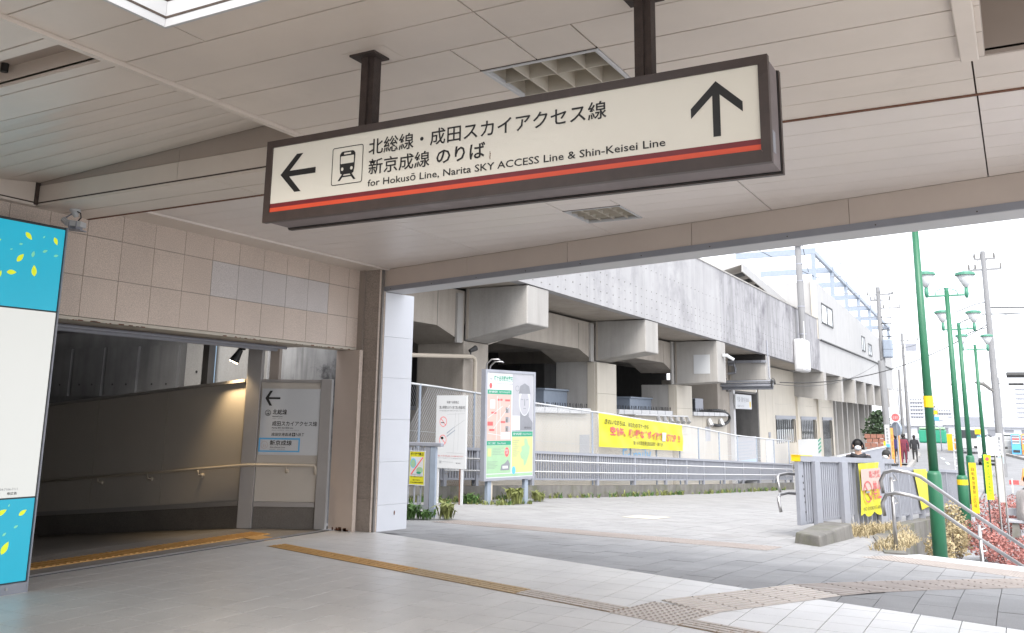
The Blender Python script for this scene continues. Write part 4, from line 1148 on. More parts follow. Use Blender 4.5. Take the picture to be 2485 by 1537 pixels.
for pl_ in ([(.48, .35), (.483, .35), (.525, 1.22), (.522, 1.22)], [(.50, .90), (.76, 1.06), (.76, 1.064), (.50, .906)], [(.30, .35), (.76, .33), (.76, .333), (.30, .353)], [(.60, .4), (.603, .4), (.61, 1.2), (.607, 1.2)], [(.3, 1.18), (.76, 1.2), (.76, 1.203), (.3, 1.183)]): flat(pl_, WF, "pgrey", wn, "map_print")
put_text("喫煙・ポイ捨ては禁止 違反した人は過料に処せられます", (.08, .75, .255, .29), WF, "pink", wn, off=0)
put_text("クリーンなまちづくりに御協力ください", (.08, .75, .215, .238), WF, "pgrey", wn, off=0)
put_text("ごみゼロ 047-445-1141", (.2, .48, .135, .155), WF, "pgrey", wn, off=0)
put_text("鎌ケ谷市", (.56, .68, .11, .14), WF, "black", wn, off=0)
put_text("禁", (.12, .18, .11, .17), WF, "pgrey", wn, off=0)

# city map board
mbp = thing("map_board", "large framed city sightseeing map board with a pale statue picture on grey legs", "notice board", (-10.55, 19.05, 0))
MA = Vector((-10.756, 18.21, 0)); MD = Vector((.243, .97, 0)); MN = Vector((MD.y, -MD.x, 0))
def mq(a, z, o=0.0): p = MA + MD * a + MN * o; return Vector((p.x, p.y, z))
def mbox(a0, a1, o0, o1, z0, z1): return MB().prism([mq(a0, z0, o0), mq(a1, z0, o0), mq(a1, z0, o1), mq(a0, z0, o1)], (0, 0, z1 - z0))
MW = 1.74
link("case", mbox(0, MW, -.12, -.005, .04, 2.55), "galv", mbp)
link("frame", mbox(0, MW, -.004, .02, .04, .10), "galv", mbp); link("frame", mbox(0, MW, -.004, .02, 2.49, 2.55), "galv", mbp)
link("frame", mbox(0, .06, -.004, .02, .10, 2.49), "galv", mbp); link("frame", mbox(MW - .06, MW, -.004, .02, .10, 2.49), "galv", mbp)
link("sheet", mbox(.06, MW - .06, -.004, .0, .10, 2.49), "poster", mbp)
for a in (.16, 1.42): link("leg", mbox(a, a + .12, -.11, -.02, -.62, .04), "bluerail", mbp)
link("leg_side", mbox(.285, .33, -.10, -.03, -.55, .04), "redrail", mbp)
for a in (.1, .22): link("lamp_arm", MB().tube([mq(a, 2.55, -.06), mq(a, 2.72 - a * .4, -.05), mq(a + .05, 2.82 - a * .4, .05), mq(a + .16, 2.82 - a * .4, .18), mq(a + .18, 2.79 - a * .4, .2)], .018, 8), "steel", mbp, smooth=True)
MF = (tuple(mq(0, 0)), tuple(MD), (0, 0, 1))
def mr(x0, x1, z0, z1, m, l=.002, n="print_field"): flat([(x0, z0), (x1, z0), (x1, z1), (x0, z1)], MF, m, mbp, n, l)
put_text("鎌ケ谷市観光案内図", (.30, 1.02, 2.29, 2.42), MF, "pgreen", mbp, off=.02)
put_text("新鎌", (.16, .24, 2.31, 2.36), MF, "pgrey", mbp, off=0)
put_text("KAMAGAYA CITY TOURIST GUIDE MAP", (.40, .95, 2.22, 2.245), MF, "pgrey", mbp, off=0)
flat([(.19 + .05 * math.cos(t * .785), 2.18 + .07 * math.sin(t * .785)) for t in range(8)], MF, "pink", mbp, "emblem_print")
mr(.09, .90, 1.99, 2.09, "pgreen"); put_text("鎌ケ谷観光案内", (.14, .42, 2.015, 2.07), MF, "poster", mbp, lift=.004); put_text("Sightseeing guide", (.47, .85, 2.02, 2.065), MF, "poster", mbp, lift=.004, off=0)
mr(.09, .90, .93, 1.985, "plp")
for (x, z) in ((.42, 1.84), (.68, 1.83), (.22, 1.54), (.52, 1.33), (.16, 1.15)): mr(x, x + .17, z, z + .045, "pink", .003)
mr(.10, .28, 1.27, 1.36, "pink", .003)
mr(.18, .34, 1.66, 1.86, "poster", .003)
for z in (1.56, 1.34, 1.13):
    mr(.70, .80, z, z + .13, "pgrey", .003); mr(.72, .76, z + .02, z + .09, "concs", .004); mr(.81, .86, z + .01, z + .12, "pgl", .003)
for (x0_, z0_, x1_, z1_) in ((.12, 1.45, .60, 1.72), (.40, .95, .42, 1.95), (.3, 1.2, .85, 1.75), (.12, 1.1, .8, 1.02), (.55, .95, .50, 1.9)):
    dx, dz = x1_ - x0_, z1_ - z0_; l = math.hypot(dx, dz); nx_, nz_ = -dz / l * .006, dx / l * .006
    flat([(x0_ - nx_, z0_ - nz_), (x1_ - nx_, z1_ - nz_), (x1_ + nx_, z1_ + nz_), (x0_ + nx_, z0_ + nz_)], MF, "poster", mbp, "map_line", .0035)
mr(.56, .86, .96, 1.12, "poster", .003)
# pale statue picture, upper right
mr(.93, 1.66, 1.14, 2.47, "pgl", .0025)
flat([(1.36 + .20 * math.cos(t * .314), 1.86 + .36 * math.sin(t * .314)) for t in range(20)], MF, "poster", mbp, "statue_print", .0035)
flat([(1.36 + .17 * math.cos(t * .314), 1.80 + .28 * math.sin(t * .314)) for t in range(20)], MF, "pgl", mbp, "statue_print", .0045)
flat([(1.05, 1.16), (1.66, 1.16), (1.66, 1.34), (1.5, 1.50), (1.22, 1.50), (1.1, 1.36)], MF, "pgrey", mbp, "statue_print", .003)
flat([(1.20, 1.50), (1.52, 1.50), (1.50, 1.62), (1.22, 1.62)], MF, "pgrey", mbp, "statue_print", .0034)
flat([(1.15, 2.02), (1.57, 2.02), (1.52, 2.20), (1.36, 2.27), (1.2, 2.20)], MF, "pgrey", mbp, "statue_print", .0052)
for sx in (-1, 1):
    flat([(1.36 + sx * .05, 1.87), (1.36 + sx * .13, 1.88), (1.36 + sx * .13, 1.895), (1.36 + sx * .05, 1.885)], MF, "pgrey", mbp, "statue_print", .0056)
flat([(1.345, 1.74), (1.375, 1.74), (1.37, 1.90), (1.35, 1.90)], MF, "pgrey", mbp, "statue_print", .0056)
flat([(1.31, 1.665), (1.41, 1.665), (1.40, 1.68), (1.32, 1.68)], MF, "pgrey", mbp, "statue_print", .0056)
put_text("鎌ケ谷大仏", (1.36, 1.60, 1.20, 1.25), MF, "black", mbp, off=0, lift=.005)
ring(1.10, 2.14, .055, .066, MF, "pgrey", mbp, "ring", .004)
mr(.92, 1.20, 1.17, 1.50, "poster", .0045)
mr(.93, 1.66, 1.02, 1.135, "pgreen"); put_text("鎌ケ谷市広域図", (.98, 1.26, 1.05, 1.11), MF, "poster", mbp, lift=.004); put_text("Kamagaya wide area map", (1.30, 1.62, 1.05, 1.10), MF, "poster", mbp, lift=.004, off=0)
mr(.93, 1.66, .20, 1.015, "ply")
flat([(1.38, .98), (1.46, .96), (1.5, .84), (1.56, .78), (1.54, .62), (1.48, .50), (1.42, .38), (1.36, .34), (1.34, .48), (1.26, .52), (1.22, .62), (1.28, .70), (1.26, .78), (1.38, .82), (1.36, .9)], MF, "plg", mbp, "map_print", .0035)
for i in range(9): mr(.97, 1.2 - (i % 3) * .05, .93 - i * .045, .938 - i * .045, "pgrey", .0035)
mr(.09, .90, .83, .925, "pgreen"); put_text("見どころ紹介", (.14, .38, .85, .90), MF, "poster", mbp, lift=.004); put_text("Places of interest", (.44, .72, .85, .895), MF, "poster", mbp, lift=.004, off=0)
mr(.09, .90, .20, .825, "plg", .0022)
mr(.12, .24, .58, .76, "ply", .0035)
flat([(.76 + .075 * math.cos(t * .5236), .67 + .11 * math.sin(t * .5236)) for t in range(12)], MF, "red", mbp, "pick_up_badge", .004)
put_text("PICK", (.71, .81, .68, .73), MF, "poster", mbp, lift=.005); put_text("UP!", (.72, .80, .62, .665), MF, "poster", mbp, lift=.005)
for i in range(5): mr(.28, .66 - (i % 2) * .1, .76 - i * .035, .766 - i * .035, "pgrey", .0035)
for i in range(6): mr(.12, .46 - (i % 3) * .05, .46 - i * .03, .466 - i * .03, "pgrey", .0035)
flat([(.55, .26), (.85, .26), (.87, .40), (.80, .50), (.7, .42), (.58, .38)], MF, "pgrey", mbp, "drawing_print", .0035)
flat([(.62, .30), (.80, .30), (.80, .36), (.62, .36)], MF, "poster", mbp, "drawing_print", .004)
flat([(1.0 + .06 * math.cos(t * .5236), .25 + .09 * math.sin(t * .5236)) for t in range(12)], MF, "pblue", mbp, "round_print", .0045)
mr(.09, 1.66, .12, .18, "plg", .003)

# yellow banner on the fence
bn = thing("banner", "long bright yellow anti-litter banner tied along the chain link fence", "banner", (-10.9, 28.8, 1))
b0, b1 = Vector((-11.05, 25.72, 0)), Vector((-10.58, 32.15, 0)); bd = b1 - b0
NU, NV = 60, 10
def bpos(u, v):
    y = b0.y + bd.y * u; zt = ct(y) - .03; zb2 = .62 + (.34 - .62) * u
    p = Vector((fx(y) + .0 - .05, y, zb2 + (zt - zb2) * v))
    wv = .022 * math.sin(u * 38 + v * 5) * math.sin(v * math.pi) + .015 * math.sin(u * 17 - v * 7 + 1) * math.sin(v * math.pi)
    p.x += .03 + wv; return p
k = MB(); vs = [bpos(i / NU, j / NV) for i in range(NU + 1) for j in range(NV + 1)]
k.add(vs, [(i * (NV + 1) + j, (i + 1) * (NV + 1) + j, (i + 1) * (NV + 1) + j + 1, i * (NV + 1) + j + 1) for i in range(NU) for j in range(NV)])
link("cloth", k, "yel", bn, smooth=True)
def banner_text(s, u0, u1, v0, v1, m, off, tilt=0.0, lift=.02):
    vs, fs = text_mesh(s, off)
    x0_ = min(v.x for v in vs); x1_ = max(v.x for v in vs); y0_ = min(v.y for v in vs); y1_ = max(v.y for v in vs)
    out = []
    for v in vs:
        tx = (v.x - x0_) / (x1_ - x0_); u = u0 + tx * (u1 - u0); vv = v0 + (v.y - y0_) / (y1_ - y0_) * (v1 - v0) + tilt * tx
        p = bpos(u, vv); p.x += lift; out.append(p)
    link("lettering", MB().add(out, fs), m, bn)
banner_text("きれいなまちは、あなたのマナーから", .05, .55, .70, .86, "black", .01, .0)
banner_text("空き缶、吸い殻などポイ捨て", .10, .72, .36, .66, "pink", .035, -.02)
banner_text("STOP !!", .78, .95, .32, .60, "pink", .02, 0)
banner_text("鎌ケ谷市環境美化推進協議会・鎌ケ谷市", .35, .74, .12, .27, "black", .0, 0)
k = MB(); k.add([bpos(.725, .32) + Vector((.03, 0, 0)), bpos(.765, .32) + Vector((.03, 0, 0)), bpos(.765, .64) + Vector((.03, 0, 0)), bpos(.72, .64) + Vector((.03, 0, 0))], [(0, 1, 2, 3)])
link("white_patch", k, "poster", bn)
for u in (0, .2, .4, .6, .8, 1):
    p = bpos(u, 1); link("tie", MB().tube([p, p + Vector((-.05, 0, .06))], .006, 5), "poster", bn)
# ---------------------------------------------------------------- railway viaduct
va = thing("railway_viaduct", "long pale concrete railway viaduct with stained parapet, brackets and square columns", "viaduct", (-14, 30, 0))
def zb_(y): return 4.9 - .0078 * (y - 19.8)
segs = [4.0, 13.0, 20.0, 29.3, 38.6, 47.5, 54.7, 61.0]
for a, b in zip(segs, segs[1:]):
    m = "concd" if a >= 38 else "concp"
    k = MB().add([(x, y, z) for (x, y, z) in ((-11.3, a + .008, zb_(a)), (-11.0, a + .008, zb_(a)), (-11.0, b - .008, zb_(b)), (-11.3, b - .008, zb_(b)), (-11.3, a + .008, 7.86), (-11.0, a + .008, 7.86), (-11.0, b - .008, 7.86), (-11.3, b - .008, 7.86))],
               [(0, 3, 2, 1), (4, 5, 6, 7), (0, 1, 5, 4), (1, 2, 6, 5), (2, 3, 7, 6), (3, 0, 4, 7)])
    link("parapet_panel", k, m, va)
link("parapet_cap", MB().box(-11.34, -10.97, 4, 61, 7.862, 7.93), "conc", va)
k = MB()
y = 12.0
while y < 54:
    for z in (5.05, 5.33, 5.62, 5.9, 6.65): k.tube([(-11.001, y, z + random.uniform(-.01, .01) - .0078 * (y - 20)), (-10.996, y, z - .0078 * (y - 20))], .026, 6)
    y += .5
link("tie_hole", k, "concs", va, kind="stuff")
k = MB()
k.add([(-22, 4, 4.9), (-11.3, 4, 5.0), (-11.3, 62, 4.62), (-22, 62, 4.62), (-22, 4, 5.5), (-11.3, 4, 5.5), (-11.3, 62, 5.5), (-22, 62, 5.5)], [(0, 3, 2, 1), (4, 5, 6, 7), (0, 1, 5, 4), (1, 2, 6, 5), (2, 3, 7, 6), (3, 0, 4, 7)])
link("deck", k, "conct", va)
link("dark_backdrop", MB().box(-22, -21.7, 0, 62, -2.3, 7.8), "dark", va)  # near-black sheet standing for the darkness under the deck
bents = [3.35, 12.05, 20.75, 29.42, 37.9]
for i, y in enumerate(bents + [46.4]):
    w_ = 1.25 if i < 5 else .95
    zb1, zb2 = (3.46, 3.85) if i < 3 else ((3.42, 3.70) if i == 3 else ((2.90, 3.0) if i == 4 else (3.40, 3.42)))
    top = zb_(y) - .02
    link("bracket", MB().prism([(-12.93, y, zb1), (-11.02, y, zb2), (-11.02, y, top), (-12.93, y, top)], (0, w_, 0)), "conc", va, bev=.03)
    link("bracket_edge", MB().box(-12.88, -12.80, y - .012, y + .0, zb1 + .05, top), "conct", va)
    if i < 5:
        link("column", MB().box(-14.45, -12.93, y, y + 1.3, -2.3, zb1), "conct" if i in (2, 1) else "conc", va, bev=.03)
        link("cross_beam", MB().box(-21.7, -12.935, y + .05, y + 1.25, 3.9, 4.8), "conct", va)
        link("column", MB().box(-20.5, -19.2, y, y + 1.3, -2.3, 3.9), "darkc", va)
        if i >= 3:
            for z0, z1 in ((-1.5, .8), (.805, 2.3 if i == 3 else 1.9), ((2.305 if i == 3 else 1.905), 3.38 if i == 3 else 2.9)):
                link("clad_panel", MB().box(-12.93, -12.84, y + .02, y + (1.75 if i == 3 else 2.1), z0, z1), "cream", va, bev=.006)
            link("clad_panel", MB().box(-13.2, -12.931, y - .02, y - .001, -1.5, 3.38 if i == 3 else 2.9), "cream", va)
for y0, y1 in zip(bents, bents[1:] + [46.4]):
    a, b = y0 + 1.28, y1 + .02
    za = 3.44; zc = 3.76
    prof = [(a, za), (a + 1.3, zc), (b - 1.35, zc), (b - .05, za - .04), (b - .05, zb_(b) - .1), (a, zb_(a) - .1)]
    link("haunched_beam", MB().prism([(-12.935, y, z) for y, z in prof], (-1.5, 0, 0)), "conct", va)
    link("beam_joint", MB().box(-12.934, -12.930, b - 1.36, b - 1.34, zc, zb_(b) - .2), "concs", va)
# pilaster strips on the beams
for y in (20.55, 29.2, 37.7): link("pilaster", MB().box(-12.93, -12.86, y - .28, y - .02, 3.38 if y < 37 else 2.9, 4.7), "conc", va)
# white lamp boxes on bracket ends
link("patch_plate", MB().box(-12.05, -11.35, 37.88, 37.897, 3.35, 4.15), "poster", va)
link("dark_band", MB().box(-12.9, -11.02, 46.385, 46.399, 4.42, 4.66), "dark", va)  # dark band along the top of the last bracket
k = MB().box(-13.0, -10.97, 46.28, 46.38, 4.28, 4.40)
for i in range(5): k.box(-12.9 + i * .42, -12.88 + i * .42, 46.26, 46.28, 4.25, 4.42)
link("cable_tray", k, "galv", va)
k = MB().tube([(-12.9, 46.3, 4.2), (-12.6, 46.3, 4.2), (-12.55, 46.3, 4.0), (-12.55, 46.3, 3.8), (-12.95, 46.3, 3.75)], .06, 8)
link("drain_elbow", k, "galv", va)
for i, (dy, z) in enumerate(((0, 3.31), (.12, 3.21), (.24, 3.12), (.36, 3.04), (.05, 3.10), (.3, 2.95))):
    link("conduit", MB().tube([(-13.2, 45.4 + dy, z), (-10.45 - dy * .3, 45.4 + dy, z + .02)], .045, 8), "galv", va)
for i in range(5):
    r = .12 + .05 * i
    link("cable_loop", MB().tube([(-10.45 + r * .4 * math.cos(t * .6), 45.3, 3.15 + r * math.sin(t * .6)) for t in range(10 - i)], .012, 5), "hose", va)
link("hanging_conduit", MB().tube([(-10.95, 46.5, 5.4), (-10.9, 46.5, 3.5), (-10.6, 46.3, 3.3)], .03, 6), "galv", va)
link("camera_lamp", MB().box(-11.0, -10.8, 38.6, 38.8, 4.1, 4.22).tube([(-10.85, 38.7, 4.15), (-10.6, 38.9, 3.98)], .07, 8), "poster", va)

# conduit with beige pipe near column one
pc = link("wall_conduit", MB().tube([(-12.75, 12.3, 2.62), (-12.75, 20.85, 3.04), (-12.75, 21.0, 3.0), (-12.75, 21.05, 2.9), (-12.75, 21.05, -.5)], .055, 8), "redrail")
tag(pc, "beige pipe running along and down the first visible viaduct column", "pipe")
pl1 = thing("wall_lamp", "small dark lamp perched on the elbow of the beige pipe", "lamp", (-12.72, 20.9, 3.2))
link("stem", MB().tube([(-12.75, 20.8, 3.08), (-12.75, 20.8, 3.2)], .02, 6), "lampb", pl1)
link("head", MB().tube([(-12.75, 20.75, 3.18), (-12.68, 20.95, 3.27)], [.05, .08], 8), "lampb", pl1)

# low shop block under the viaduct
sb = thing("shop_block", "low cream single storey block under the viaduct with white gutters and graffiti-like lettering", "building", (-14, 33, 0))
for a, b in ((22.1, 29.3), (31.3, 37.8), (40.1, 46.2)):
    n = max(1, int((b - a) / 1.8)); w_ = (b - a) / n
    for i in range(n): link("wall_panel", MB().box(-13.1, -13.05, a + i * w_ + .008, a + (i + 1) * w_ - .008, -2, 1.60), "cream", sb)
    link("wall", MB().box(-16.5, -13.1, a, b, -2, 1.62), "cream", sb)
    link("gutter", MB().box(-13.1, -12.85, a + .15, b - .4, 1.60, 1.78), "white", sb, bev=.02)
    for i in range(int((b - a) / .9)): link("gutter_joint", MB().box(-12.849, -12.84, a + .6 + i * .9, a + .62 + i * .9, 1.60, 1.78), "galv", sb)
    link("roof", MB().box(-16.5, -13.1, a, b, 1.63, 1.74), "galv", sb)
    k = MB(); y = a + .2
    while y < b - .4: k.tube([(-12.95, y, 1.78), (-12.93 + random.uniform(-.03, .03), y, 1.93)], .012, 3, False); y += .12
    link("bird_spikes", k, "hose", sb, kind="stuff")
link("window", MB().box(-13.049, -13.03, 42.5, 43.25, .44, 1.11), "pgl", sb)
link("lettering_strip", MB().box(-13.049, -13.04, 28.4, 29.2, .2, .9), "pgl", sb)
put_text("Family", (0, 3.0, 0, .7), ((-13.04, 32.2, -.35), (0, 1, 0), (0, 0, 1)), "pblue", sb, off=0)
for (y, z, w_, h_, lab) in ((27.6, 1.75, 2.1, .62, "grey metal cabinet on the low roof right of the map board"), (35.4, 1.75, 2.6, .52, "grey metal cabinet on the low roof above the yellow banner")):
    c = thing("roof_cabinet", lab, "cabinet", (-14.2, y, z)); link("body", MB().box(-15, -14, y, y + w_, z, z + h_), "bluerail", c); link("lid", MB().box(-15.08, -13.92, y - .08, y + w_ + .08, z + h_ + .002, z + h_ + .06), "bluerail", c)
ac = thing("air_conditioner", "white outdoor air conditioner unit on the low roof beside the black hose", "air conditioner", (-13.4, 42.9, 1.8))
link("body", MB().box(-13.75, -13.35, 42.1, 43.3, 1.80, 2.42), "galv", ac, bev=.02)
for i in range(7): link("grille_bar", MB().box(-13.73 + i * .055, -13.71 + i * .055, 42.07, 42.098, 1.86, 2.38), "lampb", ac)
ho = link("flexible_hose", MB().tube([(-13.3, 42.7, 1.80)] + [(-12.9, 44.0 + 2.2 * math.sin(t * .314), 1.52 + .36 * math.cos(t * .314)) for t in range(0, 11)] + [(-12.95, 43.4, 1.2)], .075, 10), "hose", smooth=True)
tag(ho, "thick black flexible hose looping down the cream wall under the viaduct", "hose")
fl_ = thing("floodlight_bar", "row of six silver floodlights on a pale bar behind the yellow banner", "floodlights", (-12.6, 36, 1.5))
link("bar", MB().tube([(-12.7, 32.6, 1.60), (-12.55, 38.4, 1.56)], .035, 8), "white", fl_)
for i in range(6):
    y = 34.9 + i * .72; link("lamp", MB().tube([(-12.62, y, 1.52), (-12.5, y - .12, 1.30)], [.07, .11], 10), "silver", fl_)
for y in (42.9, 44.8):
    link("foil_lamp", MB().tube([(-13.0, y, 1.45), (-12.85, y - .1, 1.15)], [.12, .14], 8), "silver", fl_)

# entrance part with cream wall
ew = thing("station_entrance", "cream station entrance block with a tall dark doorway and barred windows", "building", (-14, 60, 0))
EX = -12.9
link("portal", MB().box(-16, EX - .05, 46.2, 52.0, 2.95, 4.6), "cream", ew)
link("portal_post", MB().box(EX - .4, EX, 47.0, 47.35, -2, 2.95), "white", ew)
link("portal_side", MB().box(-16, EX - .2, 44.9, 47.0, -2, 3.4), "conct", ew)
link("doorway", MB().box(-16, -15.8, 46.2, 52.4, -2.2, 3.4), "dark", ew)
link("doorway_jamb", MB().box(-15.8, EX - .02, 52.05, 52.25, -2.2, 2.98), "darkc", ew)
link("doorway_ceiling", MB().box(-15.8, EX - .1, 46.4, 52.2, 2.85, 2.95), "darkc", ew)
pz_ = [(52.25, 53.9), (53.9, 55.6), (55.6, 62.1), (62.1, 69.4), (69.4, 75.8)]
wins = {2: (56.2, 61.5, .10, 1.52), 3: (63.4, 68.5, -1.5, 1.5), 4: (71.0, 74.8, -1.6, 1.48)}
for i, (a, b) in enumerate(pz_):
    if i in wins:
        wa, wb_, wz0, wz1 = wins[i]
        link("wall_panel", MB().box(EX - .1, EX, a + .01, wa, -2.2, 4.55), "cream", ew); link("wall_panel", MB().box(EX - .1, EX, wb_, b - .01, -2.2, 4.55), "cream", ew)
        link("wall_panel", MB().box(EX - .1, EX, wa, wb_, wz1, 2.4), "cream", ew); link("wall_panel", MB().box(EX - .1, EX, wa, wb_, 2.41, 4.55), "cream", ew); link("wall_panel", MB().box(EX - .1, EX, wa, wb_, -2.2, wz0), "cream", ew)
        wn_ = link("window", MB().box(EX - .12, EX - .10, wa, wb_, wz0, wz1), "glassl", ew)
        link("pane", MB().box(EX - .099, EX - .09, wa, wb_, wz0 + (wz1 - wz0) * .55, wz1), "glass", wn_)
        n = 9
        for j in range(n + 1): link("bar", MB().box(EX + .01, EX + .04, wa + (wb_ - wa) * j / n - .03, wa + (wb_ - wa) * j / n + .03, wz0 - .05, wz1 + .05 - .12), "hose", wn_)
        link("lintel", MB().box(EX, EX + .06, wa - .1, wb_ + .1, wz1, wz1 + .2), "galv", wn_)
    else: link("wall_panel", MB().box(EX - .1, EX, a + .01, b - .01, -2.2, 4.55), "cream", ew)
link("pilaster", MB().box(EX, EX + .12, 62.0, 62.6, -2.2, 4.5), "cream", ew); link("pilaster", MB().box(EX, EX + .12, 69.2, 69.7, -2.2, 4.5), "cream", ew)
for i, y in enumerate((76.2, 79.2, 81.6, 84.9, 87.6, 91.5, 94, 96.2)): link("fin", MB().box(-14.5, -12.8, y, y + .5, -2.2, 3.0), "conc", ew)
link("back_panel", MB().box(-15, -14.5, 75.8, 110, -2.2, 4.6), "darkc", ew)
link("side_door", MB().box(EX + .01, EX + .03, 53.4, 55.4, -1.6, .35), "white", ew); link("switch_box", MB().box(EX, EX + .05, 54.2, 54.6, .45, .75), "galv", ew)
es = thing("entrance_sign", "white hanging shop sign with dark lettering and yellow tag over the dark doorway", "sign", (-12.8, 48.2, 2.3))
link("board", MB().box(-12.85, -12.78, 47.0, 50.2, 2.0, 2.75), "poster", es)
ESF = ((-12.78, 47.0, 2.0), (0, 1, 0), (0, 0, 1))
put_text("千葉・鎌ケ谷 00:00", (.3, 2.6, .35, .62), ESF, "pgrey", es, off=0)
put_text("北総線  のりば", (.3, 1.6, .1, .2), ESF, "pgrey", es, off=0); flat([(2.75, .1), (3.0, .1), (3.0, .4), (2.75, .4)], ESF, "yelo", es, "tag")
bp2 = thing("doorway_poster", "wide pale blue poster wall low in the dark station doorway", "poster", (-12.95, 50, -.5))
link("sheet", MB().box(-13.1, -13.05, 47.6, 52.0, -1.7, .55), "pgl", bp2)
for i in range(6): link("print_line", MB().box(-13.049, -13.045, 47.9, 51.4 - (i % 3) * .5, .25 - i * .16, .29 - i * .16), "bluerail", bp2)
link("print_field", MB().box(-13.048, -13.044, 47.7, 51.9, -1.5, -.65), "bluepipe", bp2)
gs = thing("striped_cabinet", "white box with a green and white striped edge by the barred windows", "cabinet", (-10.9, 57.5, 0))
link("body", MB().box(-11.6, -10.9, 55.9, 59.1, -1.9, .33), "poster", gs)
for i in range(4): link("stripe", MB().prism([(-10.89, 58.2, -.5 + i * .22), (-10.89, 59.1, -.35 + i * .22), (-10.89, 59.1, -.24 + i * .22), (-10.89, 58.2, -.39 + i * .22)], (.01, 0, 0)), "pgreen", gs)

# upper station building and frame
ub = thing("station_building", "white clad upper station building with small windows and steel frame above the viaduct", "building", (-14, 75, 6))
def ubw(y): return 10.35 - .045 * (y - 60.7)
for a, b in ((60.7, 67), (67, 73.5), (73.5, 80), (80, 88.6), (88.6, 100)):
    k = MB().add([(x, y, z) for (x, y, z) in ((-20, a + .01, 6.6), (-11, a + .01, 6.6), (-11, b - .01, 6.6), (-20, b - .01, 6.6), (-20, a + .01, ubw(a)), (-11, a + .01, ubw(a)), (-11, b - .01, ubw(b)), (-20, b - .01, ubw(b)))], [(0, 3, 2, 1), (4, 5, 6, 7), (0, 1, 5, 4), (1, 2, 6, 5), (2, 3, 7, 6), (3, 0, 4, 7)])
    link("wall_panel", k, "bwhite", ub)
    link("wall_panel", MB().box(-20, -11.06, a + .01, b - .01, 4.55, 6.58), "bwhite", ub)
link("corner_trim", MB().box(-11.3, -10.97, 60.55, 60.72, 6.6, 10.4), "cream", ub)
link("ledge", MB().box(-11.06, -10.95, 61.5, 100, 6.56, 6.64), "hose", ub)
for (a, b, z0, z1) in ((62.1, 66.3, 7.75, 9.12), (79.4, 81.3, 7.1, 8.35), (83.0, 85.2, 6.95, 8.0), (92, 94, 6.9, 7.9)):
    wn_ = link("window", MB().box(-10.999, -10.97, a, b, z0, z1), "glassl", ub)
    link("frame", MB().box(-10.969, -10.94, a, b, z0, z0 + .1).box(-10.969, -10.94, a, b, z1 - .1, z1).box(-10.969, -10.94, a, a + .12, z0 + .1, z1 - .1).box(-10.969, -10.94, b - .12, b, z0 + .1, z1 - .1).box(-10.969, -10.94, (a + b) / 2 - .05, (a + b) / 2 + .05, z0 + .1, z1 - .1), "hose", wn_)
for y in (61.8, 68.3, 74.3, 79.5, 84.5, 90, 95): link("bracket", MB().prism([(-13, y, 3.0), (-11.0, y, 2.75), (-11.0, y, 4.53), (-13, y, 4.53)], (0, .9, 0)), "conc", ub)
sf = thing("portal_gantry", "pale blue steel portal frames standing above the upper station building", "gantry", (-14, 70, 8))
for i, y in enumerate((62.5, 69.4, 75.6, 82, 88.5, 95, 102)):
    zt = 12.45 - .04 * (y - 62.5)
    link("post", MB().box(-11.5, -11.25, y - .12, y + .12, 7.9, zt), "bluerail", sf)
    link("cross_beam", MB().box(-16.6, -11.2, y - .12, y + .12, zt + .01, zt + .42), "bluerail", sf)
    link("gantry_hoop", MB().tube([(-12.2 + .0, y, zt + .4), (-12.2, y, zt + 1.9), (-9.6, y, zt + 1.9), (-9.6, y, zt - 1.6), (-11.3, y, zt - 1.6)], .045, 6), "galv", sf)
link("long_beam", MB().seg((-11.38, 62.5, 12.66), (-11.38, 102, 11.1), .22, .3), "bluerail", sf)
pr_ = thing("platform_roof", "white sloping platform roof edge with dark trusses above the parapet", "roof", (-14, 56, 9))
link("roof_sheet", MB().add([(-13.0, 50.0, 9.95), (-13.0, 61.5, 8.95), (-14.4, 61.5, 8.75), (-14.4, 50.0, 9.60), (-13.0, 50.0, 10.03), (-13.0, 61.5, 9.03), (-14.4, 61.5, 8.85), (-14.4, 50.0, 9.70)], [(0, 1, 2, 3), (7, 6, 5, 4), (0, 4, 5, 1), (1, 5, 6, 2), (2, 6, 7, 3), (3, 7, 4, 0)]), "bwhite", pr_)
link("fascia", MB().seg((-12.96, 50.0, 9.8), (-12.96, 61.5, 8.85), .06, .5), "bwhite", pr_)
for i in range(7):
    y = 50.8 + i * 1.6; link("truss", MB().seg((-13.05, y, 9.55 - i * .125), (-14.3, y, 9.30 - i * .115), .15, .22), "hose", pr_)

# covers + pole on the viaduct edge
po = thing("utility_pole", "grey utility pole rising in front of the stained viaduct parapet", "utility pole", (-10.62, 54, 6))
link("pole", MB().tube([(-10.62, 54, 5.0), (-10.66, 53.9, 14.5)], [.20, .17], 12), "pole", po)
link("pole_cover", MB().prism([(-11.0, 52.9, 4.15), (-10.35, 52.9, 4.15), (-10.35, 52.9, 6.0), (-11.0, 52.9, 6.0)], (0, 1.6, 0)), "white", po, bev=.15)
for z in (6.3, 7.9, 9.4, 10.4): link("band", MB().tube([(-10.64, 53.97, z), (-10.64, 53.97, z + .06)], .215, 12), "galv", po)
link("antenna", MB().tube([(-10.4, 53.2, 5.9), (-10.4, 53.2, 7.0)], .03, 5), "poster", po)
link("fitting", MB().box(-10.9, -10.4, 53.6, 54.0, 11.5, 11.8), "galv", po)

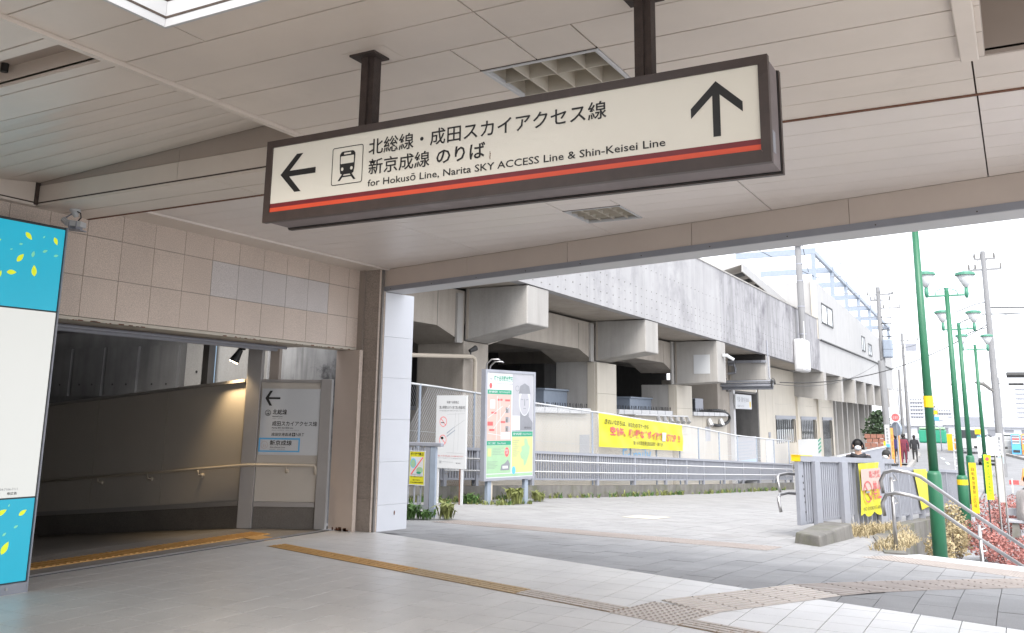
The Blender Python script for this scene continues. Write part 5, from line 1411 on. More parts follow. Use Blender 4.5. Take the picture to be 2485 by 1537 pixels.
def pole(x, y, zb0, zt, r, label, arms=(), extras=None):
    t = thing("utility_pole", label, "utility pole", (x, y, zb0), "utility poles along the street")
    link("pole", MB().tube([(x, y, zb0), (x, y, zt)], [r, r * .62], 12), "pole", t)
    for (z, xa, xb) in arms:
        link("crossarm", MB().box(x + xa, x + xb, y - .05, y + .05, z, z + .1), "pole", t)
        k = MB()
        for xx in (xa + .05, (xa + xb) / 2 if xb - xa > 1.6 else xa + .35, xb - .05): k.tube([(x + xx, y, z + .1), (x + xx, y, z + .34)], [.07, .05], 6)
        link("insulator", k, "darkc", t)
    return t
t = pole(-1.0, 51.8, -1.2, 10.1, .19, "tall pale utility pole on the right behind the green lamp posts", ((9.65, -.45, .55), (9.1, -.75, .8)))
for z in (6.2, 6.9, 7.5): link("cable_bracket", MB().tube([(-1.0, 51.8, z), (-1.6, 51.6, z - .15), (-2.4, 51.4, z - .5)], .025, 5), "hose", t)
link("cable_bracket", MB().tube([(-1.0, 51.8, 7.2), (0.9, 51.8, 7.1)], .035, 5).tube([(-1.0, 51.8, 6.85), (.5, 51.8, 6.85)], .03, 5), "hose", t)
link("cable_box", MB().tube([(-.45, 51.8, 3.8), (.35, 51.9, 3.8)], .14, 8), "hose", t); link("cable_box", MB().tube([(-.4, 51.8, 3.35), (.25, 51.9, 3.35)], .06, 8), "hose", t)
link("street_lamp_head", MB().tube([(-1.1, 51.7, 3.0), (-1.5, 51.5, 3.35), (-1.85, 51.3, 3.42)], [.06, .1, .05], 8), "darkc", t)
t = pole(-9.12, 76.6, -1.3, 11.9, .24, "utility pole carrying a pale transformer beside the station building", ((11.25, -.85, 1.1), (10.15, 0, 1.6), (10.8, -.6, .9)))
link("transformer", MB().box(-9.0, -8.3, 76.2, 76.9, 6.3, 7.75), "bluerail", t, bev=.1)
for z in (8.0, 8.5, 9.0, 9.5): link("cable_bracket", MB().tube([(-9.1, 76.5, z), (-8.3, 76.5, z - .05)], .04, 5), "hose", t)
link("plate", MB().box(-9.42, -9.0, 76.3, 76.33, -.3, 1.1), "poster", t); put_text("駅前交番 整骨院", (-9.38, -9.04, .0, 1.0), ((0, 76.29, 0), (1, 0, 0), (0, 0, 1)), "pgrey", t, off=0)
t = pole(-9.85, 99.5, -1.3, 10.2, .20, "farther thin utility pole with a small transformer basket", ((9.4, -1.4, 1.5),))
link("basket", MB().box(-9.6, -8.6, 99.2, 99.8, 8.4, 9.1), "galv", t)
pole(-9.6, 92, -1.3, 6.2, .16, "short thin dark edged pole beside the farther utility pole", ())
for i, (x, y, zt) in enumerate(((-16, 150, 6.5), (-9.5, 170, 8), (-3, 190, 9.5), (2.5, 120, 6))): pole(x, y, -1.3, zt, .13, ("distant pole above the pale roofs left of the first green lamp post", "distant pole between the first two green lamp posts", "distant slanted pole between green lamp posts", "distant pole at the right edge above parked cars")[i], ((zt - .6, -.6, .6),))
# wires
wr = thing("overhead_wires", "thin dark overhead wires sagging between the utility poles", "wires", (-5, 60, 6))
def wire(a, b, sag, r=.014):
    a = Vector(a); b = Vector(b); pts = [a.lerp(b, t / 14) - Vector((0, 0, sag * 4 * (t / 14) * (1 - t / 14))) for t in range(15)]
    link("wire", MB().tube(pts, r, 4, False), "hose", wr)
wire((-10.4, 46.5, 3.3), (-1.0, 51.8, 6.4), .9, .022)
wire((-10.5, 45.5, 3.2), (-9.1, 76.5, 6.2), .8); wire((-9.12, 76.6, 7.0), (-1.0, 51.8, 7.4), .7)
for dz in (0, .35, .8): wire((-9.12, 76.6, 9.2 + dz * .5), (-9.85, 99.5, 7.6 + dz), .5); 
for dx in (-.4, .1, .5): wire((-1 + dx, 51.8, 9.9), (-9.12 + dx, 76.6, 11.6), .9)
for z in (3.9, 3.4, 6.9): wire((-1, 51.8, z), (14, 60, z + .5), .4); wire((-1, 51.8, z - .2), (-9.85, 99.5, z + 1), .8)
for (a, b) in (((-16, 57, 13.5), (-10.6, 54, 11.7)), ((-18, 50, 16), (-10.6, 54, 11.6)), ((-10.6, 54, 13.2), (-12, 64, 11.5)), ((-17, 52, 14.2), (-11.3, 62.5, 10.9))): wire(a, b, .25, .022)

# ---------------------------------------------------------------- green lamp posts
def lamp_post(x, y, zj, zarm, label, th=.075, tb=.118, zb0=-1.2):
    t = thing("lamp_post", label, "lamp post", (x, y, zb0), "green twin lamp posts along the garden")
    link("base", MB().tube([(x, y, zb0), (x, y, zj - .06), (x, y, zj)], [tb, tb, tb * .8], 18), "green", t, smooth=True)
    link("pole", MB().tube([(x, y, zj - .02), (x, y, zarm + .12)], [th, th * .72], 14), "green", t, smooth=True)
    link("arm", MB().tube([(x - .44, y - .2, zarm - .02), (x + .44, y + .2, zarm + .03)], .026, 8), "greenl", t)
    link("arm_hoop", MB().tube([(x - .25, y - .1, zarm), (x - .22, y - .09, zarm + .12), (x - .1, y - .04, zarm + .17), (x + .1, y + .04, zarm + .17), (x + .22, y + .09, zarm + .12), (x + .25, y + .1, zarm)], .014, 6), "greenl", t)
    link("collar", MB().tube([(x, y, zarm - .06), (x, y, zarm + .2)], .05, 10), "greenl", t)
    for s in (-1, 1):
        cx, cy, cz = x + s * .43, y + s * .19, zarm
        hd = link("lamp_head", MB().tube([(cx, cy, cz - .05), (cx, cy, cz + .06), (cx, cy, cz + .20)], [.035, .055, .045], 10), "greenl", t, smooth=True)
        link("diffuser", MB().tube([(cx, cy, cz + .21), (cx, cy, cz + .30), (cx, cy, cz + .50)], [.05, .10, .205], 16), "glassl" if False else "poster", hd, smooth=True)
        link("cap", MB().tube([(cx, cy, cz + .50), (cx, cy, cz + .56), (cx, cy, cz + .60)], [.235, .225, .10], 18), "greenl", hd)
    return t
p1 = lamp_post(-1.30, 16.4, .72, 4.95, "nearest and thickest green lamp post, its top hidden by the canopy beam", .073, .108)
p2 = lamp_post(-1.33, 24.3, .27, 4.50, "second green lamp post with the largest visible twin lamps")
p3 = lamp_post(-1.46, 31.5, .5, 4.32, "third green twin lamp post with the yellow orange plate at its foot")
p4 = lamp_post(-1.33, 39.6, .3, 4.24, "farthest and smallest green twin lamp post")
link("label_plate", MB().tube([(-1.30, 16.4, 2.02 - .3), (-1.30, 16.4, 2.02 - .12)], .074, 14), "yelo", p1)
link("label_plate", MB().tube([(-1.33, 24.3, .05), (-1.33, 24.3, .17)], .122, 14), "yelo", p2)

# plates and signs by the lamps
def plate_sign(name, x, y, z0, z1, w_, m, label, txt, back="hose"):
    t = thing(name, label, "sign", (x, y, z0))
    link("panel", MB().box(x - w_ / 2, x + w_ / 2, y, y + .03, z0, z1), m, t)
    # letters stacked vertically
    n = len(txt); h_ = (z1 - z0) / (n + 2)
    k = MB()
    for i, ch in enumerate(txt): put_text(ch, (x - w_ * .22, x + w_ * .22, z1 - h_ * (i + 1.8), z1 - h_ * (i + 1.0)), ((0, y, 0), (1, 0, 0), (0, 0, 1)), "black", t, off=0, mb=k)
    if n: link("lettering", k, "black", t)
    return t
plate_sign("vertical_sign", -.93, 20.6, -.26, .70, .13, "yelo", "yellow orange vertical plate hung on the third lamp post base", "自転車放置禁止区域")
t = plate_sign("vertical_sign", -.66, 20.75, .0, .86, .125, "yelf", "fluorescent yellow vertical notice with a small red round mark", "喫煙禁止区域です条例で")
link("round_mark", MB().tube([(-.66, 20.745, .78), (-.66, 20.74, .78)], .035, 12), "red", t)
link("stake", MB().box(-.715, -.69, 20.79, 20.83, -1.15, .9), "lampb", t)
t = thing("notice_stand", "narrow grey notice case on two thin posts beside the fluorescent sign", "sign", (-.45, 20.9, -1.1))
link("post", MB().tube([(-.52, 20.9, -1.15), (-.52, 20.9, .85)], .02, 6), "steel", t); link("post", MB().tube([(-.40, 20.95, -1.15), (-.40, 20.95, .85)], .02, 6), "steel", t)
link("panel", MB().box(-.51, -.41, 20.9, 20.94, -.05, .8), "wallr", t)
t = plate_sign("vertical_sign", -1.03, 50.9, -.47, .96, .26, "poster", "white vertical address sign with green letters on the right utility pole", "整形外科入口")
link("number_plate", MB().box(-1.14, -.92, 50.88, 50.90, -.44, -.18), "pblue", t)
t = plate_sign("vertical_sign", -7.32, 61.3, -.12, 1.25, .27, "poster", "white vertical sign with blue tag on the pole beside the orange post", "駅前整骨院")
link("number_plate", MB().box(-7.42, -7.22, 61.28, 61.295, -.1, .08), "pblue", t)
t = thing("utility_pole", "slim grey pole carrying the white vertical sign at the pavement", "utility pole", (-7.3, 61.6, -1.2)); link("pole", MB().tube([(-7.3, 61.6, -1.2), (-7.45, 61.6, 5.2)], [.20, .17], 10), "pole", t)
t = thing("road_sign", "round red and white stop-type road sign on a grey post above the pavement", "road sign", (-6.1, 54.9, -1.1))
link("post", MB().tube([(-6.05, 54.95, -1.15), (-6.05, 54.95, 2.0)], .04, 8), "galv", t)
link("disc", MB().tube([(-6.07, 54.85, 1.68), (-6.07, 54.88, 1.68)], .27, 24), "poster", t)
link("disc_red", MB().tube([(-6.07, 54.84, 1.68), (-6.07, 54.849, 1.68)], .20, 24), "red", t)
put_text("止まれ", (-6.21, -5.93, 1.60, 1.76), ((0, 54.84, 0), (1, 0, 0), (0, 0, 1)), "poster", t, off=0)
t = thing("traffic_mirror", "grey round traffic mirror seen edge on below the round road sign", "traffic mirror", (-6.2, 55, 1.1))
link("mirror", MB().tube([(-6.12, 55.0, 1.05), (-6.02, 55.1, 1.05)], [.38, .36], 18), "bluerail", t, smooth=False); link("post", MB().tube([(-6.0, 55.2, -1.15), (-6.0, 55.2, 1.3)], .04, 8), "orangep", t)
t = plate_sign("vertical_sign", -6.33, 54.95, -.95, 1.1, .14, "orangep", "leaning orange vertical post with dark letters on the pavement", "駐輪禁止")
t = thing("fence_post", "yellow end post of the grey street fence", "post", (-6.72, 54.9, -1.1)); link("post", MB().box(-6.77, -6.67, 54.85, 54.95, -1.2, .38), "yelo", t)

# ---------------------------------------------------------------- right-hand ramp railing
fr1 = thing("ramp_railing", "grey louvred ramp railing with wide posts standing on the concrete block", "railing", (-2.7, 17, -.4))
A1 = Vector((-3.18, 15.15, 0)); D1 = Vector((.237, .9715, 0)); N1 = Vector((D1.y, -D1.x, 0))
def fq(a, z, o=0): p = A1 + D1 * a + N1 * o; return Vector((p.x, p.y, z))
def fbox(a0, a1, o0, o1, z0, z1): return MB().prism([fq(a0, z0, o0), fq(a1, z0, o0), fq(a1, z0, o1), fq(a0, z0, o1)], (0, 0, z1 - z0))
def ftop(a): return .925 - .0385 * a
k = MB().seg(fq(0, ftop(0) - .03, 0), fq(3.95, ftop(3.95) - .03, 0), .14, .085)
link("top_rail", k, "galv", fr1)
link("end_plate", fbox(-.02, .16, -.03, .03, -.12, .90), "galv", fr1)
for (a, w_, zb0) in ((.42, .20, -.30), (1.47, .24, -.42), (3.05, .30, -.50)): link("post", fbox(a, a + w_, .04, .11, zb0, ftop(a) - .07), "galv", fr1)
for (a, w_) in ((2.05, .12), (3.82, .10)): link("post", fbox(a, a + w_, -.12, -.06, -.5, ftop(a) - .07), "galv", fr1)
link("bottom_rail", MB().seg(fq(0, -.10, 0), fq(2.0, -.115, 0), .05, .05), "galv", fr1)
link("bottom_rail", MB().seg(fq(1.7, -.30, .02), fq(3.95, -.42, .02), .05, .07), "galv", fr1)
k = MB(); a = .20
while a < 3.9:
    zl = -.10 if a < 2.0 else -.34; k.add(fbox(a, a + .045, -.035, .035, zl, ftop(a) - .08).v, fbox(a, a + .045, -.03, .03, zl, ftop(a) - .08).f); a += .078
    if 2.02 < a < 3.0 : a += .12
link("baluster", k, "galv", fr1, kind="stuff")
k = MB()
for (a, z) in ((.22, .60), (.24, .50), (.26, .40), (.28, .30), (.30, .20), (.32, .05)): k.add(fbox(a * .5, a * .5 + .02, .032, .036, z, z + .03).v, fbox(0, .01, 0, .01, 0, 1).f)
link("bolt", k, "hose", fr1)
link("yellow_tag", MB().seg(fq(-.04, ftop(0) + .02, 0), fq(.42, ftop(.4) + .015, 0), .15, .012).seg(fq(-.03, ftop(0) - .03, .0), fq(-.025, ftop(0) - .03, 0), .15, .09), "yelo", fr1)
for z in (.63, .33): 
    link("handrail_loop", MB().tube([fq(.25, z, -.05), fq(.05, z + .02, -.2), fq(-.12, z, -.25), fq(-.20, z - .04, -.24), fq(-.21, z - .16, -.22), fq(-.21, z - .26, -.2)], .024, 10), "steel", fr1, smooth=True)
link("anchor_block", MB(), None, fr1)
cb = thing("concrete_block", "weathered concrete footing block at the near end of the ramp railing", "concrete block", (-2.8, 14.6, -.3))
k = MB().add([(-3.02, 13.95, -.27), (-2.60, 13.65, -.26), (-2.50, 15.9, -.37), (-3.0, 16.1, -.38), (-3.0, 14.0, -.10), (-2.62, 13.72, -.10), (-2.52, 15.85, -.12), (-2.98, 16.0, -.12)], [(0, 3, 2, 1), (4, 5, 6, 7), (0, 1, 5, 4), (1, 2, 6, 5), (2, 3, 7, 6), (3, 0, 4, 7)])
link("block", k, "concs", cb, bev=.02)
# no smoking banner
nb = thing("banner", "yellow no-smoking banner tied over the louvred ramp railing", "banner", (-2.6, 17.7, .3))
NBF = (tuple(fq(0, 0, .125)), tuple(D1), (0, 0, 1))
k = MB(); nu = 14
vs = []
for i in range(nu + 1):
    for j in range(9):
        a = 2.12 + .95 * i / nu; z = (-.12 + .035 * math.sin(i * .9)) * (1 - j / 8) + .755 * j / 8
        vs.append(fq(a, z, .118 + .018 * math.sin(i * 1.1 + j * .4)))
k.add(vs, [(i * 9 + j, (i + 1) * 9 + j, (i + 1) * 9 + j + 1, i * 9 + j + 1) for i in range(nu) for j in range(8)])
link("cloth", k, "yel", nb, smooth=True)
flat([(2.17, .30), (3.05, .30), (3.05, .66), (2.17, .66)], NBF, "plp", nb, "print_field", .016)
ring(2.42, .27, .16, .185, NBF, "pink", nb, "prohibition_ring", .022, sx=1.05)
flat([(2.27, .40), (2.29, .42), (2.57, .14), (2.55, .12)], NBF, "pink", nb, "prohibition_slash", .022)
flat([(2.32, .25), (2.50, .25), (2.50, .28), (2.32, .28)], NBF, "pgrey", nb, "cigarette_print", .023)
put_text("路上喫煙", (2.52, 3.0, .50, .62), NBF, "pink", nb, lift=.022)
put_text("禁止", (2.66, 3.02, .12, .44), NBF, "pink", nb, lift=.022)
put_text("NO SMOKING AREA", (2.20, 3.02, -.04, .02), NBF, "black", nb, off=0, lift=.022)
# second railing section going down
fr2 = thing("ramp_railing", "farther grey ramp railing panels curving down above the stained retaining wall", "railing", (-1.9, 22, 0))
S2 = [(-2.35, 18.6), (-2.15, 20.6), (-1.88, 22.9), (-1.68, 27.4), (-1.62, 31)]
def s2(a): return Vector((a[0], a[1], pz2(a[0], a[1])))
for a, b in zip(S2, S2[1:]):
    link("top_rail", MB().seg(s2(a) + Vector((0, 0, 1.12)), s2(b) + Vector((0, 0, 1.12)), .12, .07), "galv", fr2)
    link("bottom_rail", MB().seg(s2(a) + Vector((0, 0, .24)), s2(b) + Vector((0, 0, .24)), .05, .05), "galv", fr2)
    k = MB(); n = int((Vector(b) - Vector(a)).length / .12)
    for i in range(n):
        p = s2(a).lerp(s2(b), i / n); k.add(MB().box(p.x - .035, p.x + .035, p.y - .03, p.y + .03, p.z + .24, p.z + 1.10).v, MB().box(0, 1, 0, 1, 0, 1).f)
    link("baluster", k, "galv", fr2, kind="stuff")
    for i in range(2):
        p = s2(a).lerp(s2(b), i * .5); link("post", MB().box(p.x - .06, p.x + .06, p.y - .06, p.y + .06, p.z + .1, p.z + 1.1), "galv", fr2)
yb_ = thing("banner", "narrow faded yellow banner hung on the farther ramp railing behind the green post", "banner", (-2, 21, .3))
link("cloth", MB().add([(-2.04, 20.9, .52), (-1.86, 22.6, .46), (-1.86, 22.6, -.30), (-1.98, 21.4, -.32)], [(0, 1, 2, 3)]), "yel", yb_)

# stair handrails
sh = thing("stair_handrail", "double stainless handrail with curled ends running down the stairs", "handrail", (-1.4, 14.2, .3))
e_ = Vector((.53, .85, 0)).normalized(); S0 = Vector((-1.42, 13.75, 0))
for z0 in (.815, .515):
    pts = [S0 + Vector((-.34, .12, z0 - .30)), S0 + Vector((-.36, .10, z0 - .13)), S0 + Vector((-.30, .08, z0 - .02)), S0 + Vector((-.18, .04, z0 + .02)), S0 + Vector((0, 0, z0)), S0 + e_ * .25 + Vector((0, 0, z0 - .06)), S0 + e_ * 1.2 + Vector((0, 0, z0 - .53)), S0 + e_ * 3.0 + Vector((0, 0, z0 - 1.36))]
    link("rail", MB().tube(pts, .026, 12), "steel", sh, smooth=True)
for a in (-.22, 1.45, 2.75):
    p = S0 + e_ * max(0, a) + Vector((-.22 if a < 0 else 0, .09 if a < 0 else 0, 0)); zt = .74 - max(0, a) * .47
    link("post", MB().tube([(p.x, p.y, -1.1 if a > 0 else -.3), (p.x, p.y, zt)], .026, 10), "steel", sh, smooth=True)
    for z0 in (.02, -.28): link("bracket", MB().tube([(p.x, p.y, zt + z0 - .08), (p.x + .07, p.y + .02, zt + z0 - .06), (p.x + .03, p.y + .01, zt + z0 + .02)], .010, 6), "steel", sh)

# street fence at the pavement
sfn = thing("street_fence", "grey sheet fence sloping along the pavement near the walkers", "fence", (-6.5, 50, 0))
link("panel", MB().add([(-7.4, 44, -1.9), (-6.2, 51, -1.15), (-6.2, 51, .18), (-7.4, 44, -.15)], [(0, 1, 2, 3)]), "galv", sfn); link("top_rail", MB().seg((-7.4, 44, -.12), (-6.2, 51, .2), .08, .06), "poster", sfn)
# barricade lattice
bt = thing("barricade_stack", "narrow white lattice tower of barricade panels behind the second lamp post", "barrier", (-1.9, 34, -1))
for x in (-2.03, -1.80): link("upright", MB().box(x - .02, x + .02, 33.9, 33.95, -1.14, 1.12), "poster", bt)
for i in range(9): link("rung", MB().box(-2.03, -1.80, 33.88, 33.92, -.95 + i * .25, -.91 + i * .25), "poster", bt)
# ---------------------------------------------------------------- people
def body_mesh(J, Rr, E_, root):
    me = bpy.data.meshes.new("b"); me.from_pydata([J[k] for k in J], [(list(J).index(a), list(J).index(b)) for a, b in E_], [])
    o = bpy.data.objects.new("b", me); COL.objects.link(o)
    o.modifiers.new("s", 'SKIN'); s2_ = o.modifiers.new("u", 'SUBSURF'); s2_.levels = 2
    sv = me.skin_vertices[0].data
    for i, k in enumerate(J):
        r = Rr[k]; sv[i].radius = r if isinstance(r, tuple) else (r, r); sv[i].use_root = (k == root)
    dg = bpy.context.evaluated_depsgraph_get(); dg.update()
    m2 = bpy.data.meshes.new_from_object(o.evaluated_get(dg))
    bpy.data.objects.remove(o); bpy.data.meshes.remove(me)
    m2.name = "body"
    for p in m2.polygons: p.use_smooth = True
    return m2
def person(x, y, z, rot, label, top, legs, pose="stand", h=1.68, hood=False, mask=False, hairc="hair", group=None, bag=None, stride=0.0):
    t = thing("person", label, "person", (x, y, z), group)
    s = h / 1.70
    if pose == "sit":
        J = dict(pel=(0, 0, .50), spi=(0, .04, .74), che=(0, .10, 1.0), nec=(0, .16, 1.18), hd0=(0, .20, 1.27), hd1=(0, .22, 1.38),
                 shl=(-.18, .10, 1.08), ell=(-.24, .16, .84), wrl=(-.14, .34, .70), hal=(-.10, .40, .68), shr=(.18, .10, 1.08), elr=(.24, .16, .84), wrr=(.14, .34, .70), har=(.10, .40, .68),
                 hil=(-.10, .02, .48), knl=(-.13, .42, .50), anl=(-.13, .40, .10), tol=(-.13, .56, .04), hir=(.10, .02, .48), knr=(.13, .42, .50), anr=(.13, .40, .10), tor=(.13, .56, .04))
    else:
        g = stride
        J = dict(pel=(0, 0, .92), spi=(0, 0, 1.12), che=(0, 0, 1.30), nec=(0, .01, 1.46), hd0=(0, .03, 1.54), hd1=(0, .03, 1.64),
                 shl=(-.19, 0, 1.38), ell=(-.25, -.03 - g * .3, 1.12), wrl=(-.24, .05 - g * .2, .89), hal=(-.24, .07 - g * .2, .81), shr=(.19, 0, 1.38), elr=(.25, -.03 + g * .3, 1.12), wrr=(.24, .08 + g * .4, .90), har=(.24, .11 + g * .4, .82),
                 hil=(-.10, 0, .86), knl=(-.11, .03 + g * .5, .48), anl=(-.11, -.02 + g, .08), tol=(-.12, .14 + g, .03), hir=(.10, 0, .86), knr=(.11, .03 - g * .3, .48), anr=(.11, -.02 - g, .09), tor=(.12, .14 - g, .03))
    Rr = dict(pel=(.155, .11), spi=(.15, .11), che=(.17, .12), nec=.055, hd0=.075, hd1=.088, shl=.075, ell=.052, wrl=.036, hal=.034, shr=.075, elr=.052, wrr=.036, har=.034,
              hil=.095, knl=.062, anl=.043, tol=.035, hir=.095, knr=.062, anr=.043, tor=.035)
    if top in ("coat", "greyc"):
        for k_ in ("spi", "che", "pel"): Rr[k_] = (Rr[k_][0] * 1.12, Rr[k_][1] * 1.25)
        for k_ in ("shl", "shr", "ell", "elr"): Rr[k_] *= 1.2
    E_ = [("pel", "spi"), ("spi", "che"), ("che", "nec"), ("nec", "hd0"), ("hd0", "hd1"), ("che", "shl"), ("shl", "ell"), ("ell", "wrl"), ("wrl", "hal"), ("che", "shr"), ("shr", "elr"), ("elr", "wrr"), ("wrr", "har"),
          ("pel", "hil"), ("hil", "knl"), ("knl", "anl"), ("anl", "tol"), ("pel", "hir"), ("hir", "knr"), ("knr", "anr"), ("anr", "tor")]
    me = body_mesh(J, Rr, E_, "pel")
    for m in ("skin", top, legs, "lampb", hairc): me.materials.append(M[m])
    nz = J["nec"][2]; hc = Vector(J["hd1"]); pz = J["pel"][2]
    for p in me.polygons:
        c = p.center
        if c.z > nz - .01:
            mi = 0
            if not hood and (c.z > hc.z + .02 or c.y < hc.y - .02): mi = 4
        elif min((c - Vector(J["hal"])).length, (c - Vector(J["har"])).length) < .06: mi = 0
        elif c.z < .11 : mi = 3
        elif (pose == "sit" and (c.z < .60 and (c.y > .12 or c.z < .42))) or (pose != "sit" and c.z < (.84 if top in ("coat",) else .93) and abs(c.x) < .215): mi = 2
        else: mi = 1
        p.material_index = mi
    Mx = Matrix.Translation((x, y, z)) @ Matrix.Rotation(rot, 4, 'Z') @ Matrix.Scale(s, 4)
    me.transform(Mx)
    link("body", me, None, t)
    def loc(mb, name, m, smooth=True):
        mm = mb.mesh(name, smooth); mm.transform(Mx); return link(name, mm, m, t)
    # face
    fcx = hc + Vector((0, .085, 0))
    loc(MB().ell((0, hc.y + .095, hc.z - .035), (.014, .02, .022), 8, 6), "nose", "skin")
    for sx in (-1, 1):
        loc(MB().ell((sx * .034, hc.y + .083, hc.z + .005), (.013, .008, .007), 8, 6), "eye", "lampb")
        loc(MB().ell((sx * .088, hc.y + .005, hc.z - .02), (.012, .02, .03), 8, 6), "ear", "skin")
    if hood:
        k = MB(); n = 20
        for i in range(9):
            a0 = math.pi * i / 8
            for jj in range(n + 1):
                b = math.pi * (-.08 + 1.16 * jj / n)
                yy = hc.y + .015 - .125 * math.sin(a0 * .5 + .0) * (1 if i else 1) + (.06 if i == 0 else 0)
                rr = (.128, .112, .15)
                k.v.append((rr[0] * math.cos(b) * math.sin(math.pi * .5 * (1 - i / 8 * .85) + .0), hc.y + .07 - .19 * (i / 8), hc.z - .02 + .150 * math.sin(b) * math.sin(math.pi * .5 * (1 - i / 8 * .85)) - .05 * (1 - math.sin(b)) * .5))
        for i in range(8):
            for jj in range(n): k.f.append((i * (n + 1) + jj, i * (n + 1) + jj + 1, (i + 1) * (n + 1) + jj + 1, (i + 1) * (n + 1) + jj))
        ho_ = loc(k, "hood", top); so = ho_.modifiers.new("sol", 'SOLIDIFY'); so.thickness = .018
        loc(MB().tube([(-.13, hc.y + .03, hc.z - .19), (0, hc.y + .10, hc.z - .23), (.13, hc.y + .03, hc.z - .19)], .045, 10), "collar", top)
        loc(MB().ell((0, hc.y - .01, hc.z + .045), (.086, .09, .085), 14, 10), "hair", "hair")
    else:
        loc(MB().ell((0, hc.y - .018, hc.z + .018), (.100, .103, .105), 14, 10), "hair", hairc)
    if mask:
        loc(MB().ell((0, hc.y + .055, hc.z - .055), (.068, .052, .055), 14, 10), "face_mask", "poster")
    if bag == "shoulder": loc(MB().box(.22, .30, -.1, .16, .75, 1.02), "bag", "maro", False)
    if bag == "back": loc(MB().box(-.14, .14, -.26, -.12, 1.02, 1.42), "backpack", "navy", False)
    return t
person(-2.98, 20.1, -.66, R(180 + 8), "person in a black hooded coat and white face mask behind the louvred railing", "coat", "lampb", hood=True, mask=True, h=1.72, group=None)
person(-2.62, 21.6, -.72, R(180 - 20), "person with black jacket and white top walking behind the hooded person", "coat", "lampb", h=1.55, mask=True)
person(-6.93, 61.9, -1.14, R(10), "person in a dark purple jacket and dark trousers walking on the street pavement", "navy", "lampb", h=1.74, stride=.12)
person(-6.52, 62.0, -1.14, R(10), "person in a maroon coat carrying a bag walking on the street pavement", "maro", "maro", h=1.78, stride=-.12, bag="shoulder")
person(-6.25, 65.8, -1.14, R(0), "person in black walking farther along the street pavement", "coat", "lampb", h=1.68, stride=.1)
person(-7.1, 68.2, -1.14, R(5), "person with a dark backpack farthest in the walking group", "coat", "lampb", h=1.7, bag="back", stride=.1)
sp_ = person(-.16, 24.15, -1.13, R(-60), "person in a grey puffy coat sitting on the stone bench at the right edge", "greyc", "lampb", pose="sit", h=1.65)

bc = thing("bench", "low dark stone bench with pale slatted seat in the garden", "bench", (-.3, 24.25, -1.13))
for i in range(4): link("seat_slat", MB().box(-.50 + i * .0, .55, 24.05 + i * .12, 24.15 + i * .12, -.72, -.66), "pgl", bc, bev=.01)
link("backrest", MB().box(-.50, -.15, 24.55, 24.62, -.60, -.44), "pgl", bc)
link("leg", MB().prism([(-.42, 24.1, -1.16), (-.20, 24.1, -1.16), (-.25, 24.1, -.73), (-.38, 24.1, -.73)], (0, .35, 0)), "concs", bc)
link("leg", MB().prism([(.22, 24.1, -1.16), (.42, 24.1, -1.16), (.38, 24.1, -.73), (.25, 24.1, -.73)], (0, .35, 0)), "concs", bc)

# cyclist
cyc = person(-11.9, 134, -1.0, R(160), "person in a green jacket riding a bicycle far down the road", "greenc", "lampb", h=1.65, stride=.15)
by = thing("bicycle", "small dark bicycle ridden far down the road", "bicycle", (-11.9, 134, -1.14))
for dy in (-.52, .52):
    k = MB().tube([(-11.9, 134 + dy + .32 * math.cos(a * .5236), -.80 + .32 * math.sin(a * .5236)) for a in range(13)], .022, 5, False)
    link("wheel", k, "tyre", by)
link("frame", MB().tube([(-11.9, 133.48, -.8), (-11.9, 133.8, -.35), (-11.9, 134.4, -.3), (-11.9, 134.52, -.8)], .022, 5).tube([(-11.9, 133.8, -.35), (-11.9, 134.0, -.8), (-11.9, 134.4, -.3)], .022, 5), "hose", by)
link("handlebar", MB().tube([(-12.15, 133.7, -.1), (-11.65, 133.7, -.1)], .02, 5), "hose", by)

